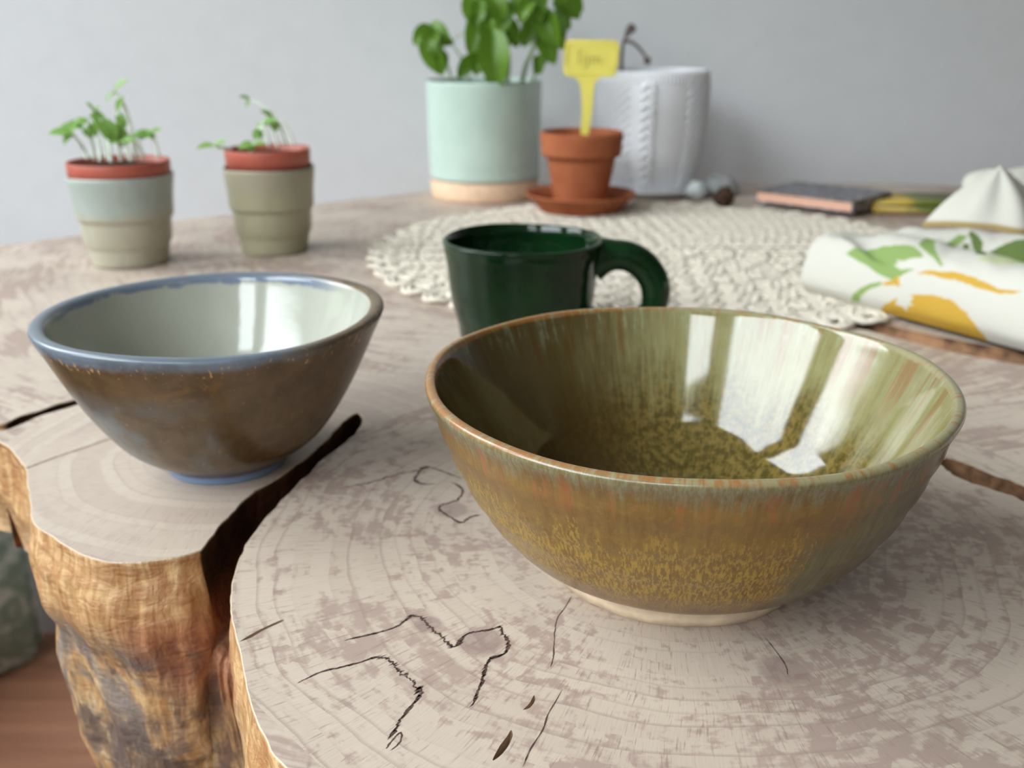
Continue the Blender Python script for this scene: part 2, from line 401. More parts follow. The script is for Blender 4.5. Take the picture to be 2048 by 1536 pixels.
g = G('crack_bark'); p = g.obj(); nz = g.noise(p, 120, 4, .6); nz2 = g.noise(p, 35, 3)
g.bump(nz, .6, .002)
m_crack = g.out(g.mix(g.ss(nz2 + nz * .4, .5, .9), (0.05, 0.022, 0.012), (0.33, 0.17, 0.085)), 0.7, 0.2)
m_check = plain('check_wall', (0.36, 0.25, 0.16), .7)
for h, dp in holes:
    bm = bmesh.new(); nh = len(h); cx = sum(a for a, _ in h) / nh; cy = sum(b for _, b in h) / nh
    rows = []
    for j in range(5):
        t = j / 4; row = []
        for i, (a, b) in enumerate(h):
            # walls lean in towards the crack's own middle line
            o = h[(nh - i) % nh]; tx, ty = (a + o[0]) / 2, (b + o[1]) / 2
            wgt = 0.0 if t < 0.3 else 0.45 * t
            row.append(bm.verts.new((a + (tx - a) * wgt, b + (ty - b) * wgt, -dp * t)))
        rows.append(row)
    for r0, r1 in zip(rows, rows[1:]):
        for i in range(nh): bm.faces.new((r0[i], r0[(i + 1) % nh], r1[(i + 1) % nh], r1[i]))
    e2 = [bm.edges.get((rows[-1][i], rows[-1][(i + 1) % nh])) for i in range(nh)]
    bmesh.ops.triangle_fill(bm, edges=[q for q in e2 if q], use_beauty=True)
    obj('crack_lining', bm, m_crack if dp > .01 else m_check, table)
# dark spalt lines in the wood (flat stain)
SPALT = [
 ([(-0.0562, 0.297), (-0.0488, 0.3), (-0.0414, 0.3041), (-0.0375, 0.3095), (-0.0359, 0.312), (-0.0321, 0.3095), (-0.029, 0.3041), (-0.0251, 0.2988), (-0.0226, 0.2955), (-0.0204, 0.2925), (-0.0187, 0.2934), (-0.0172, 0.2979), (-0.0147, 0.3007), (-0.0104, 0.3019), (-0.0069, 0.3031), (-0.0042, 0.3041), (-0.0033, 0.3), (-0.0016, 0.2949), (-0.0017, 0.2899), (-0.0041, 0.2871), (-0.0074, 0.2854), (-0.0089, 0.2792), (-0.0096, 0.2739), (-0.011, 0.2674), (-0.0124, 0.2611)], 0.00085, 1.2),
 ([(-0.0687, 0.2728), (-0.0632, 0.2779), (-0.057, 0.2806), (-0.0508, 0.2834), (-0.0461, 0.2862), (-0.0427, 0.2856), (-0.0398, 0.2826), (-0.0368, 0.2779), (-0.0342, 0.276), (-0.0316, 0.2713), (-0.0302, 0.2674), (-0.0296, 0.27), (-0.0289, 0.2674), (-0.0299, 0.2641), (-0.0318, 0.2599), (-0.0343, 0.254), (-0.0353, 0.2493), (-0.0371, 0.2448)], 0.0006, 1.2),
 ([(-0.0373, 0.2405), (-0.0356, 0.2448), (-0.0337, 0.248), (-0.033, 0.2459), (-0.0339, 0.2426), (-0.0358, 0.24)], 0.0004, 0.6),
 ([(0.0226, 0.3255), (0.0194, 0.317), (0.0164, 0.3104), (0.0151, 0.3025), (0.0144, 0.2934), (0.0136, 0.2848), (0.0126, 0.2806)], 0.0003, 0.6),
 ([(0.0162, 0.2692), (0.0135, 0.2624), (0.011, 0.2563), (0.0092, 0.2493), (0.0053, 0.2405), (0.003, 0.2329)], 0.0003, 0.5),
 ([(-0.077, 0.4182), (-0.0662, 0.4236), (-0.0532, 0.433), (-0.0441, 0.4375), (-0.0395, 0.4404), (-0.0319, 0.4347), (-0.0233, 0.4274)], 0.0007, 1.0),
 ([(-0.0395, 0.4404), (-0.0431, 0.4404), (-0.0448, 0.4319), (-0.0455, 0.4263), (-0.0416, 0.4219), (-0.0358, 0.4219)], 0.0011, 0.8),
 ([(-0.0277, 0.4236), (-0.0227, 0.4156), (-0.0245, 0.4053), (-0.0309, 0.4003), (-0.0317, 0.3954), (-0.0246, 0.3859), (-0.0212, 0.3836), (-0.0182, 0.3883), (-0.0139, 0.3906)], 0.0010, 1.0),
 ([(0.088, 0.2979), (0.0896, 0.2905), (0.0909, 0.282), (0.0903, 0.2765)], 0.0003, 0.5)]
for pts, wd, jag in SPALT:
    bm = bmesh.new(); q = catmull(pts, 14); prev = None
    for i, (a, b) in enumerate(q):
        t = Vector(q[min(i + 1, len(q) - 1)]) - Vector(q[max(i - 1, 0)])
        if t.length < 1e-9: continue
        t.normalize(); nn = Vector((t.y, -t.x)); rad = (Vector((a, b)) - Vector(C1)).normalized()
        jg = noise.noise((a * 900, b * 900, 3)) * 0.0010 * jag + (random.random() - 0.5) * 0.0006 * jag
        c = Vector((a, b)) + rad * jg
        ww = wd * 0.78 * (0.35 + 1.1 * abs(noise.noise((a * 260, b * 260, 8)))) * (0.15 + min(1, min(i, len(q) - 1 - i) / 8))
        e1 = c + nn * ww; e2 = c - nn * ww
        cur = (bm.verts.new((*e1, 0.00012)), bm.verts.new((*e2, 0.00012)))
        if prev: bm.faces.new((prev[0], prev[1], cur[1], cur[0]))
        prev = cur
        if jag >= 1 and random.random() < 0.33:              # little teeth along the wood rays
            L_ = random.uniform(.0006, .0026) * random.choice((1, 1, -1)); pz = c + rad * L_; tw_ = Vector((-rad.y, rad.x)) * 0.00022
            bm.faces.new([bm.verts.new((*(c + tw_), 0.00012)), bm.verts.new((*(c - tw_), 0.00012)), bm.verts.new((*pz, 0.00012))])
    for f in bm.faces:
        f.normal_update()
        if f.normal.z < 0: f.normal_flip()
    obj('spalt_line', bm, m_spalt, table, smooth=False)
m_seam = plain('seam_filler', (0.27, 0.19, 0.13), 0.6)
SE = [([(-0.2337, 0.4393), (-0.2254, 0.4523), (-0.2156, 0.4648), (-0.2072, 0.4758), (-0.19, 0.49)], 0.0011), ([(-0.30, 0.892), (-0.262, 0.915), (-0.235, 0.93)], 0.002)]
for pts, wd in SE:
    bm = bmesh.new(); q = catmull(pts, 8); prev = None
    for i, (a, b) in enumerate(q):
        t = (Vector(q[min(i + 1, len(q) - 1)]) - Vector(q[max(i - 1, 0)])).normalized(); nn = Vector((t.y, -t.x)); ww = wd * (0.6 + random.random() * 0.5)
        c = Vector((a, b)); cur = (bm.verts.new((*(c + nn * ww), 0.0001)), bm.verts.new((*(c - nn * ww), 0.0001)))
        if prev: bm.faces.new((prev[0], cur[0], cur[1], prev[1]))
        prev = cur
    for f in bm.faces:
        f.normal_update()
        if f.normal.z < 0: f.normal_flip()
    obj('filled_seam', bm, m_seam, table, smooth=False)
for lx, ly in ((0.05, 0.62), (0.62, 0.75), (-0.1, 1.08)):
    obj('leg', lathe([(0.04, -0.75), (0.045, -0.7), (0.05, -0.4), (0.06, -0.1), (0.06, -0.05)], 24), m_under, table, (lx, ly, 0))

# ---------------------------------------------------------------- right bowl
def glaze_right():
    g = G('olive_glaze'); p = g.obj(); x, y, z = g.sep(p)
    r = g.math('SQRT', x * x + y * y + 1e-8); nx = x / r; ny = y / r; ins = g.attr('inside')
    st = g.noise(g.comb(nx * 34, ny * 34, z * 45), 1, 5, 0.68) * 0.6 + g.noise(p, 70, 5, 0.7) * 0.4
    st2 = g.noise(g.comb(nx * 15, ny * 15, z * 14 + 5), 1, 4, 0.6)
    sk = g.noise(g.comb(nx * 95, ny * 95, z * 520), 1, 4, 0.7)
    sk2 = g.noise(g.comb(nx * 85, ny * 85, z * 330), 1, 5, 0.75); iso = g.noise(p, 330, 4, 0.65)
    wav = (g.noise(g.comb(nx * 9, ny * 9, z * 10), 1, 4, 0.7) - 0.5)
    wavf = (g.noise(g.comb(nx * 30, ny * 30, z * 60), 1, 4, 0.7) - 0.5)
    # outside
    brown = g.mix(g.ss(st, .35, .65), (0.145, 0.07, 0.012), (0.20, 0.112, 0.022))
    grey = g.mix(g.ss(st, .38, .66), (0.095, 0.073, 0.022), (0.155, 0.126, 0.048))
    side = g.ss(nx + wavf * 0.35 + wav * 0.1, 0.32, 0.22)
    upper = g.ss(z + wav * 0.02, 0.046, 0.058)
    brown = g.mix(g.ss(iso + wavf * .3, .5, .64) * .45, brown, (0.25, 0.135, 0.026))
    o = g.mix(g.math('MAXIMUM', side, upper * g.ss(nx + wav * .5, 0.6, 0.3)), grey, brown)
    band = g.ss(z + wav * 0.022 + wavf * .012, 0.015, 0.030) * g.ss(z + wav * 0.035 + wavf * 0.03, 0.060, 0.044) * side
    spk = g.ss(sk2 + (sk - .5) * 0.35, 0.47, 0.55)
    o = g.mix(band * spk * 0.85, o, (0.36, 0.22, 0.03))
    o = g.mix(g.ss(sk, .64, .7) * g.ss(z, .06, .03) * 0.5, o, (0.12, 0.035, 0.015))
    o = g.mix(g.ss(z + wavf * 0.012, 0.0135, 0.0118), o, (0.12, 0.10, 0.06))
    drip = g.ss(z + (st - .5) * 0.035 + wavf * .01, 0.0685, 0.0755)
    o = g.mix(drip * 0.6, o, g.mix(g.ss(sk2, .4, .6), (0.15, 0.145, 0.075), (0.22, 0.24, 0.16)))
    ors = g.ss(st2 + (sk2 - .5) * .5, .52, .62) * g.ss(z, .058, .066) * g.ss(z, .0765, .072)
    o = g.mix(ors * 0.65, o, (0.27, 0.09, 0.02))
    # inside
    sage = g.mix(g.ss(st, .3, .7), (0.185, 0.165, 0.066), (0.245, 0.225, 0.105))
    dk = g.mix(g.ss(iso * .6 + sk2 * .4, .42, .6), (0.062, 0.045, 0.009), (0.165, 0.115, 0.028))
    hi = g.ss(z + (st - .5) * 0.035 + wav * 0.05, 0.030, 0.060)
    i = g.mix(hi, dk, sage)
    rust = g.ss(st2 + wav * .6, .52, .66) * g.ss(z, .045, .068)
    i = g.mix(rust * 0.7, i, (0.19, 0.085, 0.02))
    i = g.mix(g.ss(nx + wav * .6 + (st - .5) * .5, 0.12, -0.5) * 0.82, i, (0.066, 0.038, 0.010))  # browner left side, with its shading painted into the glaze colour
    mint = g.ss(st + wavf * .4, .52, .66) * g.ss(z, .062, .074)
    i = g.mix(mint * 0.35, i, (0.33, 0.40, 0.27))
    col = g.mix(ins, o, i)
    lip = g.ss(z + wavf * .0012, 0.0768, 0.0779)
    lipc = g.mix(g.ss(iso * .5 + wavf + .25 + nx * .12, .38, .62), (0.30, 0.12, 0.03), (0.27, 0.24, 0.13))
    col = g.mix(lip * 0.8, col, lipc)
    g.bump((sk2 * 0.35 + st * 0.25) * (1 - ins * 0.88), 0.22, 0.0007)
    return g.out(col, g.mix(ins, g.mix(spk * band, (.2, .2, .2), (.36, .36, .36)), (.06, .06, .06)), 0.6)
def wob_right(a, i, r, z):
    k = sstep(0.02, 0.078, z)
    return (k * (0.0007 * math.sin(2 * a + 0.7) + 0.0004 * math.sin(5 * a + 1)) + (0.0003 * math.sin(z * 520) if i < 50 else 0), k * (0.0006 * math.sin(2 * a + 2.2) + 0.0003 * math.sin(7 * a)))
m_bisque = plain('bare_stoneware', (0.66, 0.52, 0.37), 0.75, 0.2, 0.14, 150, 0.15)
prof_r = [(0.0525, 0.0085), (0.060, 0.0125), (0.0697, 0.0205), (0.0798, 0.035), (0.0872, 0.05), (0.0928, 0.065), (0.0953, 0.073), (0.0966, 0.0766), (0.0962, 0.0783), (0.0945, 0.0788),
          (0.0928, 0.0777), (0.0899, 0.0715), (0.0859, 0.063), (0.0791, 0.049), (0.0716, 0.035), (0.0674, 0.028), (0.0602, 0.0205), (0.0485, 0.0140), (0.025, 0.0106), (0.0, 0.0098)]
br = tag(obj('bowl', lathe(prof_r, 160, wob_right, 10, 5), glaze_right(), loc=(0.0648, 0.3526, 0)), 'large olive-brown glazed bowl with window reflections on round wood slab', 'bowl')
obj('foot_ring', lathe([(0.047, 0.0), (0.0492, 0.0006), (0.0503, 0.004), (0.0512, 0.0085), (0.0545, 0.0097), (0.05, 0.012), (0.03, 0.0095)], 128, lambda a, i, r, z: (0.0002 * math.sin(9 * a), 0)), m_bisque, br)

# ---------------------------------------------------------------- left bowl
def glaze_left():
    g = G('bronze_slate_glaze'); p = g.obj(); x, y, z = g.sep(p)
    r = g.math('SQRT', x * x + y * y + 1e-8); nx = x / r; ny = y / r; ins = g.attr('inside')
    b1 = g.noise(p, 26, 4, .6, .5); b2 = g.noise(g.comb(nx * 7, ny * 7, z * 90), 1, 4, .6) * .5 + g.noise(p, 60, 4, .6) * .5; sk = g.noise(p, 420, 3, .6)
    o = g.mix(g.ss(b2, .35, .65), (0.085, 0.052, 0.023), (0.135, 0.085, 0.04))
    o = g.mix(g.ss(b1 + (nx * -0.22), .5, .68) * g.ss(z, .062, .045) * .9, o, (0.115, 0.125, 0.125))
    o = g.mix(g.ss(b1 * 1.0 + b2 * .4, .82, .9) * .5, o, (0.2, 0.105, 0.03))
    o = g.mix(g.ss(sk, .66, .72) * .5, o, (0.4, 0.22, 0.09))
    # slate rim, blue-grey, with orange specks under it
    edge = z + (b2 - .5) * .008
    sl = g.ss(edge, .0695, .0735) * g.ss(nx + ny * .35 + (b2 - .5) * .6, 0.75, 0.1)
    o = g.mix(sl, o, g.mix(g.ss(b2, .4, .6), (0.115, 0.14, 0.17), (0.17, 0.205, 0.245)))
    o = g.mix(g.ss(g.noise(g.comb(nx * 40, ny * 40, z * 260), 1, 3, .6), .60, .66) * g.ss(edge, .0675, .0695) * g.ss(edge, .0745, .0725), o, (0.52, 0.33, 0.15))
    i = g.mix(g.ss(b1, .3, .7), (0.36, 0.36, 0.30), (0.39, 0.39, 0.33))
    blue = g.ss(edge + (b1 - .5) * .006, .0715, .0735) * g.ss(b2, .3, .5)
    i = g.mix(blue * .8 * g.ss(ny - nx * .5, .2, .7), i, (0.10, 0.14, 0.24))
    col = g.mix(ins, o, i)
    col = g.mix(g.ss(z, .0752, .0762) * g.ss(nx, .8, .2), col, (0.125, 0.15, 0.18))
    col = g.mix(g.ss(z, .0048, .0036) * (1 - ins), col, (0.15, 0.21, 0.33))
    g.bump(b2 * .5 + sk * .2, .2, .001)
    return g.out(col, g.mix(ins, (.27, .27, .27), (.07, .07, .07)), 0.55)
prof_l = [(0.026, 0.0), (0.0285, 0.0004), (0.0295, 0.004), (0.034, 0.0075), (0.0415, 0.0125), (0.0493, 0.02), (0.0592, 0.035), (0.0668, 0.05), (0.0735, 0.065), (0.0768, 0.072), (0.0778, 0.0752), (0.0765, 0.0768), (0.0735, 0.0768),
          (0.0712, 0.0752), (0.0698, 0.071), (0.0665, 0.062), (0.0605, 0.047), (0.054, 0.034), (0.044, 0.0215), (0.03, 0.0135), (0.014, 0.0105), (0, 0.01)]
bl = tag(obj('bowl', lathe(prof_l, 144, lambda a, i, r, z: (sstep(.02, .076, z) * (0.0009 * math.sin(2 * a + 1.2) + 0.0004 * math.sin(5 * a)), sstep(.03, .076, z) * (0.0007 * math.sin(2 * a) + .0004 * math.sin(3 * a + 1))), 13, 4), glaze_left(), loc=(-0.139, 0.4485, 0)),
         'smaller bronze and slate bowl with pale grey-green inside, straddling the dark crack', 'bowl')

# ---------------------------------------------------------------- green mug
g = G('bottle_green_glaze'); p = g.obj(); n1 = g.noise(p, 60, 4); n2 = g.noise(p, 18, 3)
x, y, z = g.sep(p)
g.bump(g.noise(g.comb(x * 30, y * 30, z * 160), 1, 2) + n1 * .3, .35, .0012)
m_mug = g.out(g.mix(g.ss(n2, .3, .7), (0.0025, 0.013, 0.0035), (0.005, 0.028, 0.0075)), .06, .35)
mug = thing('mug', 'dark green glazed mug with loop handle standing behind the olive bowl', 'mug', (0.007, 0.6444, 0))
rid = lambda a, i, r, z: (0.00035 * math.sin(z * 1100 + 0.6 * math.sin(a)), 0.0005 * math.sin(3 * a + 1) * sstep(.03, .07, z))
obj('body', lathe([(0.034, 0), (0.0395, 0.0008), (0.0412, 0.004), (0.0445, 0.02), (0.0483, 0.04), (0.0508, 0.06), (0.0520, 0.0685), (0.0516, 0.0706), (0.0500, 0.0712), (0.0484, 0.0700), (0.0475, 0.066), (0.0455, 0.05), (0.042, 0.03), (0.038, 0.012), (0.02, 0.008), (0, 0.0075)], 112, rid, None, 4), m_mug, mug)
bm = bmesh.new()
hp = [(0.046, 0.0, 0.0575), (0.055, 0.0, 0.0605), (0.067, 0.0, 0.0605), (0.078, 0.0, 0.0550), (0.0855, 0.0, 0.045), (0.0875, 0.0, 0.034), (0.084, 0.0, 0.022), (0.075, 0, 0.0135), (0.06, 0, 0.010), (0.042, 0, 0.012)]
hq = catmull(hp, 6)
tube(bm, hq, [0.0086 + 0.004 * max(0, 1 - min(i, len(hq) - 1 - i) / 9) for i in range(len(hq))], 16, True, 1.15)
obj('handle', bm, m_mug, mug).rotation_euler = (0, 0, R(-6))

# ---------------------------------------------------------------- plants: shared pieces
def leaf_bm(L=1.0, W=0.5, curl=0.5, cup=0.15, puck=0.04, nu=9, nv=6, seed=0):
    """leaf along +X, unit length; curls down (-Z)"""
    bm = bmesh.new(); rows = []
    for i in range(nu):
        t = i / (nu - 1); wd = W * (math.sin(math.pi * min(1, t * 0.94 + 0.05)) ** 0.75) * (1 - 0.25 * t)
        if i == nu - 1: wd = 0.01
        ang = curl * t; cx = math.sin(ang) / curl if curl else t; cz = -(1 - math.cos(ang)) / curl if curl else 0
        row = []
        for j in range(nv):
            s = j / (nv - 1) * 2 - 1
            zz = cup * (abs(s) ** 1.3) * wd * 1.2 + puck * noise.noise((t * 4, s * 3, seed)) - 0.02 * math.exp(-(s * 4) ** 2)
            row.append(bm.verts.new(((cx + zz * math.sin(ang)) * L, s * wd * 0.5 * L, (cz + zz * math.cos(ang)) * L)))
        rows.append(row)
    for a, b in zip(rows, rows[1:]):
        for j in range(nv - 1): bm.faces.new((a[j], b[j], b[j + 1], a[j + 1]))
    return bm
def leaf_mat(name, c1, c2, trans=(0.2, 0.4, 0.04)):
    g = G(name); p = g.obj(); n = g.noise(p, 45, 3)
    g.out(g.mix(g.ss(n, .3, .7), c1, c2), .38, .4)
    t = g.t.nodes.new('ShaderNodeBsdfTranslucent'); t.inputs[0].default_value = (*trans, 1)
    mx = g.t.nodes.new('ShaderNodeMixShader'); mx.inputs[0].default_value = .3
    g.t.links.new(g.b.outputs[0], mx.inputs[1]); g.t.links.new(t.outputs[0], mx.inputs[2]); g.t.links.new(mx.outputs[0], g.t.nodes['Material Output'].inputs[0])
    return g.m
def mesh_of(bm, mat, name):
    me = bpy.data.meshes.new(name); bm.normal_update(); bm.to_mesh(me); bm.free(); me.materials.append(mat)
    for q in me.polygons: q.use_smooth = True
    return me
def place_leaf(me, parent, origin, direction, up, size, name='leaf'):
    """leaf base at origin (world), pointing along direction; parent has no scale or rotation"""
    d = Vector(direction).normalized(); u = Vector(up); u = (u - d * u.dot(d)).normalized(); s = u.cross(d)
    from mathutils import Matrix
    M = Matrix((d, s, u)).transposed().to_4x4()
    o = bpy.data.objects.new(name, me); C.objects.link(o); o.parent = parent
    base = Vector((0, 0, 0)); q = parent
    while q: base += q.location; q = q.parent
    o.matrix_basis = Matrix.Translation(Vector(origin) - base) @ M @ Matrix.Scale(size, 4)
    return o
m_soil = plain('potting_soil', (0.035, 0.024, 0.017), 0.95, 0.1, 0.5, 220, 0.8)
def soil(parent, r, z, name='soil'):
    return obj(name, lathe([(r, z - 0.004), (r, z), (r * 0.7, z + 0.001), (r * 0.35, z + 0.0015), (0, z + 0.001)], 40, lambda a, i, rr, zz: (0, 0.0012 * noise.noise((rr * 90 * math.cos(a), rr * 90 * math.sin(a), 2)) if i else 0)), m_soil, parent)

# ---------------------------------------------------------------- basil in mint pot
g = G('mint_glaze'); p = g.obj(); n = g.noise(p, 25, 2)
m_mint = g.out(g.mix(g.ss(n, .3, .7), (0.46, 0.57, 0.50), (0.49, 0.60, 0.53)), .12, .5)
m_peach = plain('unglazed_peach_clay', (0.72, 0.5, 0.34), .7, .2, .08, 90)
m_leaf = leaf_mat('basil_leaf', (0.06, 0.15, 0.008), (0.19, 0.34, 0.035))
m_stem = plain('basil_stem', (0.33, 0.42, 0.22), .5)
MP = Vector((-0.0345, 1.2674, 0))
basil = thing('potted_basil', 'leafy green basil growing in tall mint green pot with bare peach base', 'potted plant', MP)
planter = obj('planter', lathe([(0.0684, 0.0255), (0.0688, 0.027), (0.0695, 0.06), (0.0703, 0.10), (0.0708, 0.1365), (0.0702, 0.1383), (0.069, 0.1388), (0.0678, 0.138), (0.067, 0.12), (0.066, 0.07), (0.064, 0.03), (0, 0.028)], 96, None, None, 3), m_mint, basil)
obj('unglazed_base', lathe([(0.064, 0.0), (0.0660, 0.0008), (0.0665, 0.004), (0.0680, 0.0255), (0.066, 0.0275)], 96), m_peach, planter)
soil(basil, 0.0665, 0.128)
lm = [mesh_of(leaf_bm(1, .62, cu, .22, .06, seed=s), m_leaf, 'leaf') for s, cu in enumerate((0.5, 1.0, 1.5, 1.9))]
def basil_stem(pts, r0=0.0022):
    bm = bmesh.new(); ptsw = [atY(px, py, Yd) - MP for px, py, Yd in pts]
    q = catmull([tuple(v) for v in ptsw], 5); tube(bm, q, [r0 * (1 - 0.45 * i / len(q)) for i in range(len(q))], 6)
    return obj('stem', bm, m_stem, basil)
ST = [basil_stem([(905, 175, 1.25), (898, 140, 1.25), (885, 100, 1.24), (862, 62, 1.23)], .0016), basil_stem([(945, 175, 1.26), (925, 120, 1.26), (905, 84, 1.26), (935, 62, 1.26)], .0013),
      basil_stem([(1013, 172, 1.24), (1018, 120, 1.24), (1012, 60, 1.24), (1010, -60, 1.24)], .0028), basil_stem([(1042, 172, 1.25), (1052, 130, 1.25), (1070, 80, 1.25), (1085, -50, 1.26)], .0034),
      basil_stem([(975, 175, 1.27), (965, 110, 1.27), (960, 40, 1.27), (955, -60, 1.27)], .0024), basil_stem([(1062, 172, 1.27), (1085, 110, 1.27), (1110, 50, 1.27), (1125, -40, 1.27)], .002)]
# base pixel, tip pixel, distance, curl variant
LV = [(862, 55, 828, 92, 1.225, 2), (868, 58, 846, 105, 1.22, 3), (862, 58, 880, 150, 1.235, 1), (858, 52, 898, 88, 1.24, 2), (866, 60, 842, 62, 1.24, 1), (880, 100, 884, 152, 1.23, 1), (905, 82, 880, 92, 1.24, 1),
      (955, 30, 938, 110, 1.235, 1), (972, 42, 985, 130, 1.23, 2), (985, 60, 995, 178, 1.215, 1), (965, 80, 950, 152, 1.25, 1), (950, 112, 915, 158, 1.25, 0), (990, 20, 1020, 92, 1.24, 1), (1000, 40, 1035, 96, 1.25, 2), (955, 0, 950, 60, 1.24, 1), (975, -20, 1005, 45, 1.225, 2),
      (945, -10, 940, 48, 1.25, 1), (1010, 0, 1000, 70, 1.23, 1), (1060, 30, 1045, 95, 1.26, 1), (1075, 25, 1095, 100, 1.24, 1), (1090, 20, 1120, 98, 1.23, 1), (1110, 0, 1160, 38, 1.26, 2), (1100, 30, 1130, 75, 1.25, 1), (1065, 0, 1040, 48, 1.22, 2), (1085, -15, 1075, 55, 1.235, 1),
      (1120, 10, 1140, 60, 1.26, 1), (1075, 110, 1082, 150, 1.25, 0), (1088, 112, 1070, 152, 1.255, 0), (1130, -20, 1165, 25, 1.27, 1), (1030, -30, 1060, 20, 1.23, 1), (1040, -25, 1020, 30, 1.25, 2), (990, -40, 960, 20, 1.26, 1), (1100, -45, 1130, 10, 1.24, 2), (1060, -50, 1090, 10, 1.225, 1), (1010, -60, 985, 5, 1.24, 2),
      (1085, 60, 1110, 130, 1.265, 1), (1000, 90, 975, 150, 1.235, 1), (978, 70, 962, 125, 1.22, 1), (1115, 40, 1128, 100, 1.27, 1), (960, 20, 1010, 80, 1.25, 1),
      (1010, -70, 1050, -130, 1.24, 1), (1085, -60, 1120, -120, 1.25, 1), (955, -60, 920, -20, 1.26, 1), (1000, -80, 960, -110, 1.25, 0), (1100, -70, 1160, -50, 1.25, 1), (1050, -80, 1080, -20, 1.22, 1)]
for i, (bx_, by_, tx_, ty_, Yd, v) in enumerate(LV):
    a = atY(bx_, by_, Yd); b = atY(tx_, ty_, Yd - 0.012); d = b - a
    cu = (0.5, 1.0, 1.5, 1.9)[v]; ch = math.sqrt(2 - 2 * math.cos(cu)) / cu
    up = Vector((random.uniform(-.7, .7), -1.0 - random.random(), random.uniform(-.1, .5)))
    dd = d.normalized(); u = (up - dd * up.dot(dd)).normalized()
    dir0 = dd * math.cos(cu / 2) + u * math.sin(cu / 2); up0 = u * math.cos(cu / 2) - dd * math.sin(cu / 2)
    stm = min(ST, key=lambda s: min((Vector(q.co) + MP - a).length for q in s.data.vertices))
    place_leaf(lm[v], stm, a, dir0, up0, d.length / ch)

# ---------------------------------------------------------------- terracotta pot, saucer, yellow marker
g = G('terracotta'); p = g.obj(); n = g.noise(p, 40, 4)
m_terra = g.out(g.mix(g.ss(n, .3, .7), (0.30, 0.082, 0.032), (0.37, 0.115, 0.047)), .75, .25)
SP = Vector((0.0774, 1.139, 0.004))
tag(obj('saucer', lathe([(0.043, 0.0), (0.0455, 0.0006), (0.049, 0.006), (0.0515, 0.008), (0.056, 0.013), (0.0618, 0.0178), (0.0625, 0.0192), (0.0612, 0.02), (0.056, 0.0165), (0.05, 0.009), (0.046, 0.0055), (0, 0.0055)], 72, None, None, 3), m_terra, loc=SP),
    'round terracotta saucer under the small terracotta pot', 'saucer')
tp = thing('flowerpot', 'small empty-looking terracotta flowerpot with soil, standing in terracotta saucer', 'flowerpot', SP + Vector((0, 0, 0.0062)))
obj('pot_body', lathe([(0.0275, 0), (0.0292, 0.0008), (0.0305, 0.008), (0.0385, 0.0535), (0.0392, 0.0548), (0.0437, 0.0555), (0.0445, 0.057), (0.0462, 0.0775), (0.0458, 0.0795), (0.0445, 0.0802), (0.043, 0.0795), (0.0415, 0.06), (0.036, 0.05), (0.028, 0.008), (0, 0.006)], 72, None, None, 2), m_terra, tp)
soil(tp, 0.0405, 0.068)
m_yel = plain('yellow_plastic', (0.86, 0.75, 0.15), .35, .5, .03)
YM = SP + Vector((0, 0, 0.0))
mk = thing('plant_marker', 'yellow plastic T-shaped plant marker with handwriting stuck in terracotta pot', 'plant marker', (0.0835, 1.118, 0.0))
mo = mk.location
def mpt(px, py): v = atY(px, py, 1.118) - mo; return (v.x, v.z)
PL = [mpt(*q) for q in ((1166, 300), (1161, 262), (1164, 225), (1163, 190), (1160, 170), (1154, 158), (1146, 153), (1133, 152), (1127, 146), (1127, 130), (1130, 86), (1135, 80), (1144, 79), (1224, 80), (1235, 83), (1239, 90), (1237, 120), (1233, 146), (1227, 153), (1212, 154), (1199, 155), (1192, 162), (1188, 175), (1184, 225), (1178, 262), (1175, 300))]
bm = bmesh.new(); fr = [bm.verts.new((a, -0.0009, b)) for a, b in PL]; bk = [bm.verts.new((a, 0.0009, b)) for a, b in PL]
ff = bm.faces.new(fr); bm.faces.new(list(reversed(bk)))
for i in range(len(PL)): bm.faces.new((fr[i], bk[i], bk[(i + 1) % len(PL)], fr[(i + 1) % len(PL)]))
bmesh.ops.recalc_face_normals(bm, faces=bm.faces[:])
obj('marker_plate', bm, m_yel, mk, smooth=False)
bm = bmesh.new()
ed = [mpt(*q) for q in ((1131, 130), (1134, 88), (1139, 84), (1222, 85), (1232, 88), (1233, 100), (1229, 142), (1224, 148), (1140, 147), (1132, 142), (1131, 130))]
tube(bm, [(a, -0.0012, b) for a, b in ed], 0.0007, 5)
obj('raised_border', bm, m_yel, mk)
bm = bmesh.new()
STRK = [[(1152, 103), (1166, 101)], [(1159, 102), (1157, 128)], [(1168, 113), (1167, 127)], [(1176, 113), (1175, 132), (1169, 137), (1163, 134)], [(1168, 106), (1169, 108)], [(1176, 106), (1177, 108)],
        [(1183, 127), (1184, 114), (1186, 116), (1190, 113), (1192, 117), (1191, 127)], [(1192, 117), (1197, 113), (1200, 117), (1199, 126), (1204, 127)]]
for s in STRK: tube(bm, [(a, -0.00105, b) for a, b in (mpt(*q) for q in s)], 0.00055, 5, True, 0.3)
obj('lettering', bm, plain('marker_ink', (0.16, 0.13, 0.05), .5), mk)

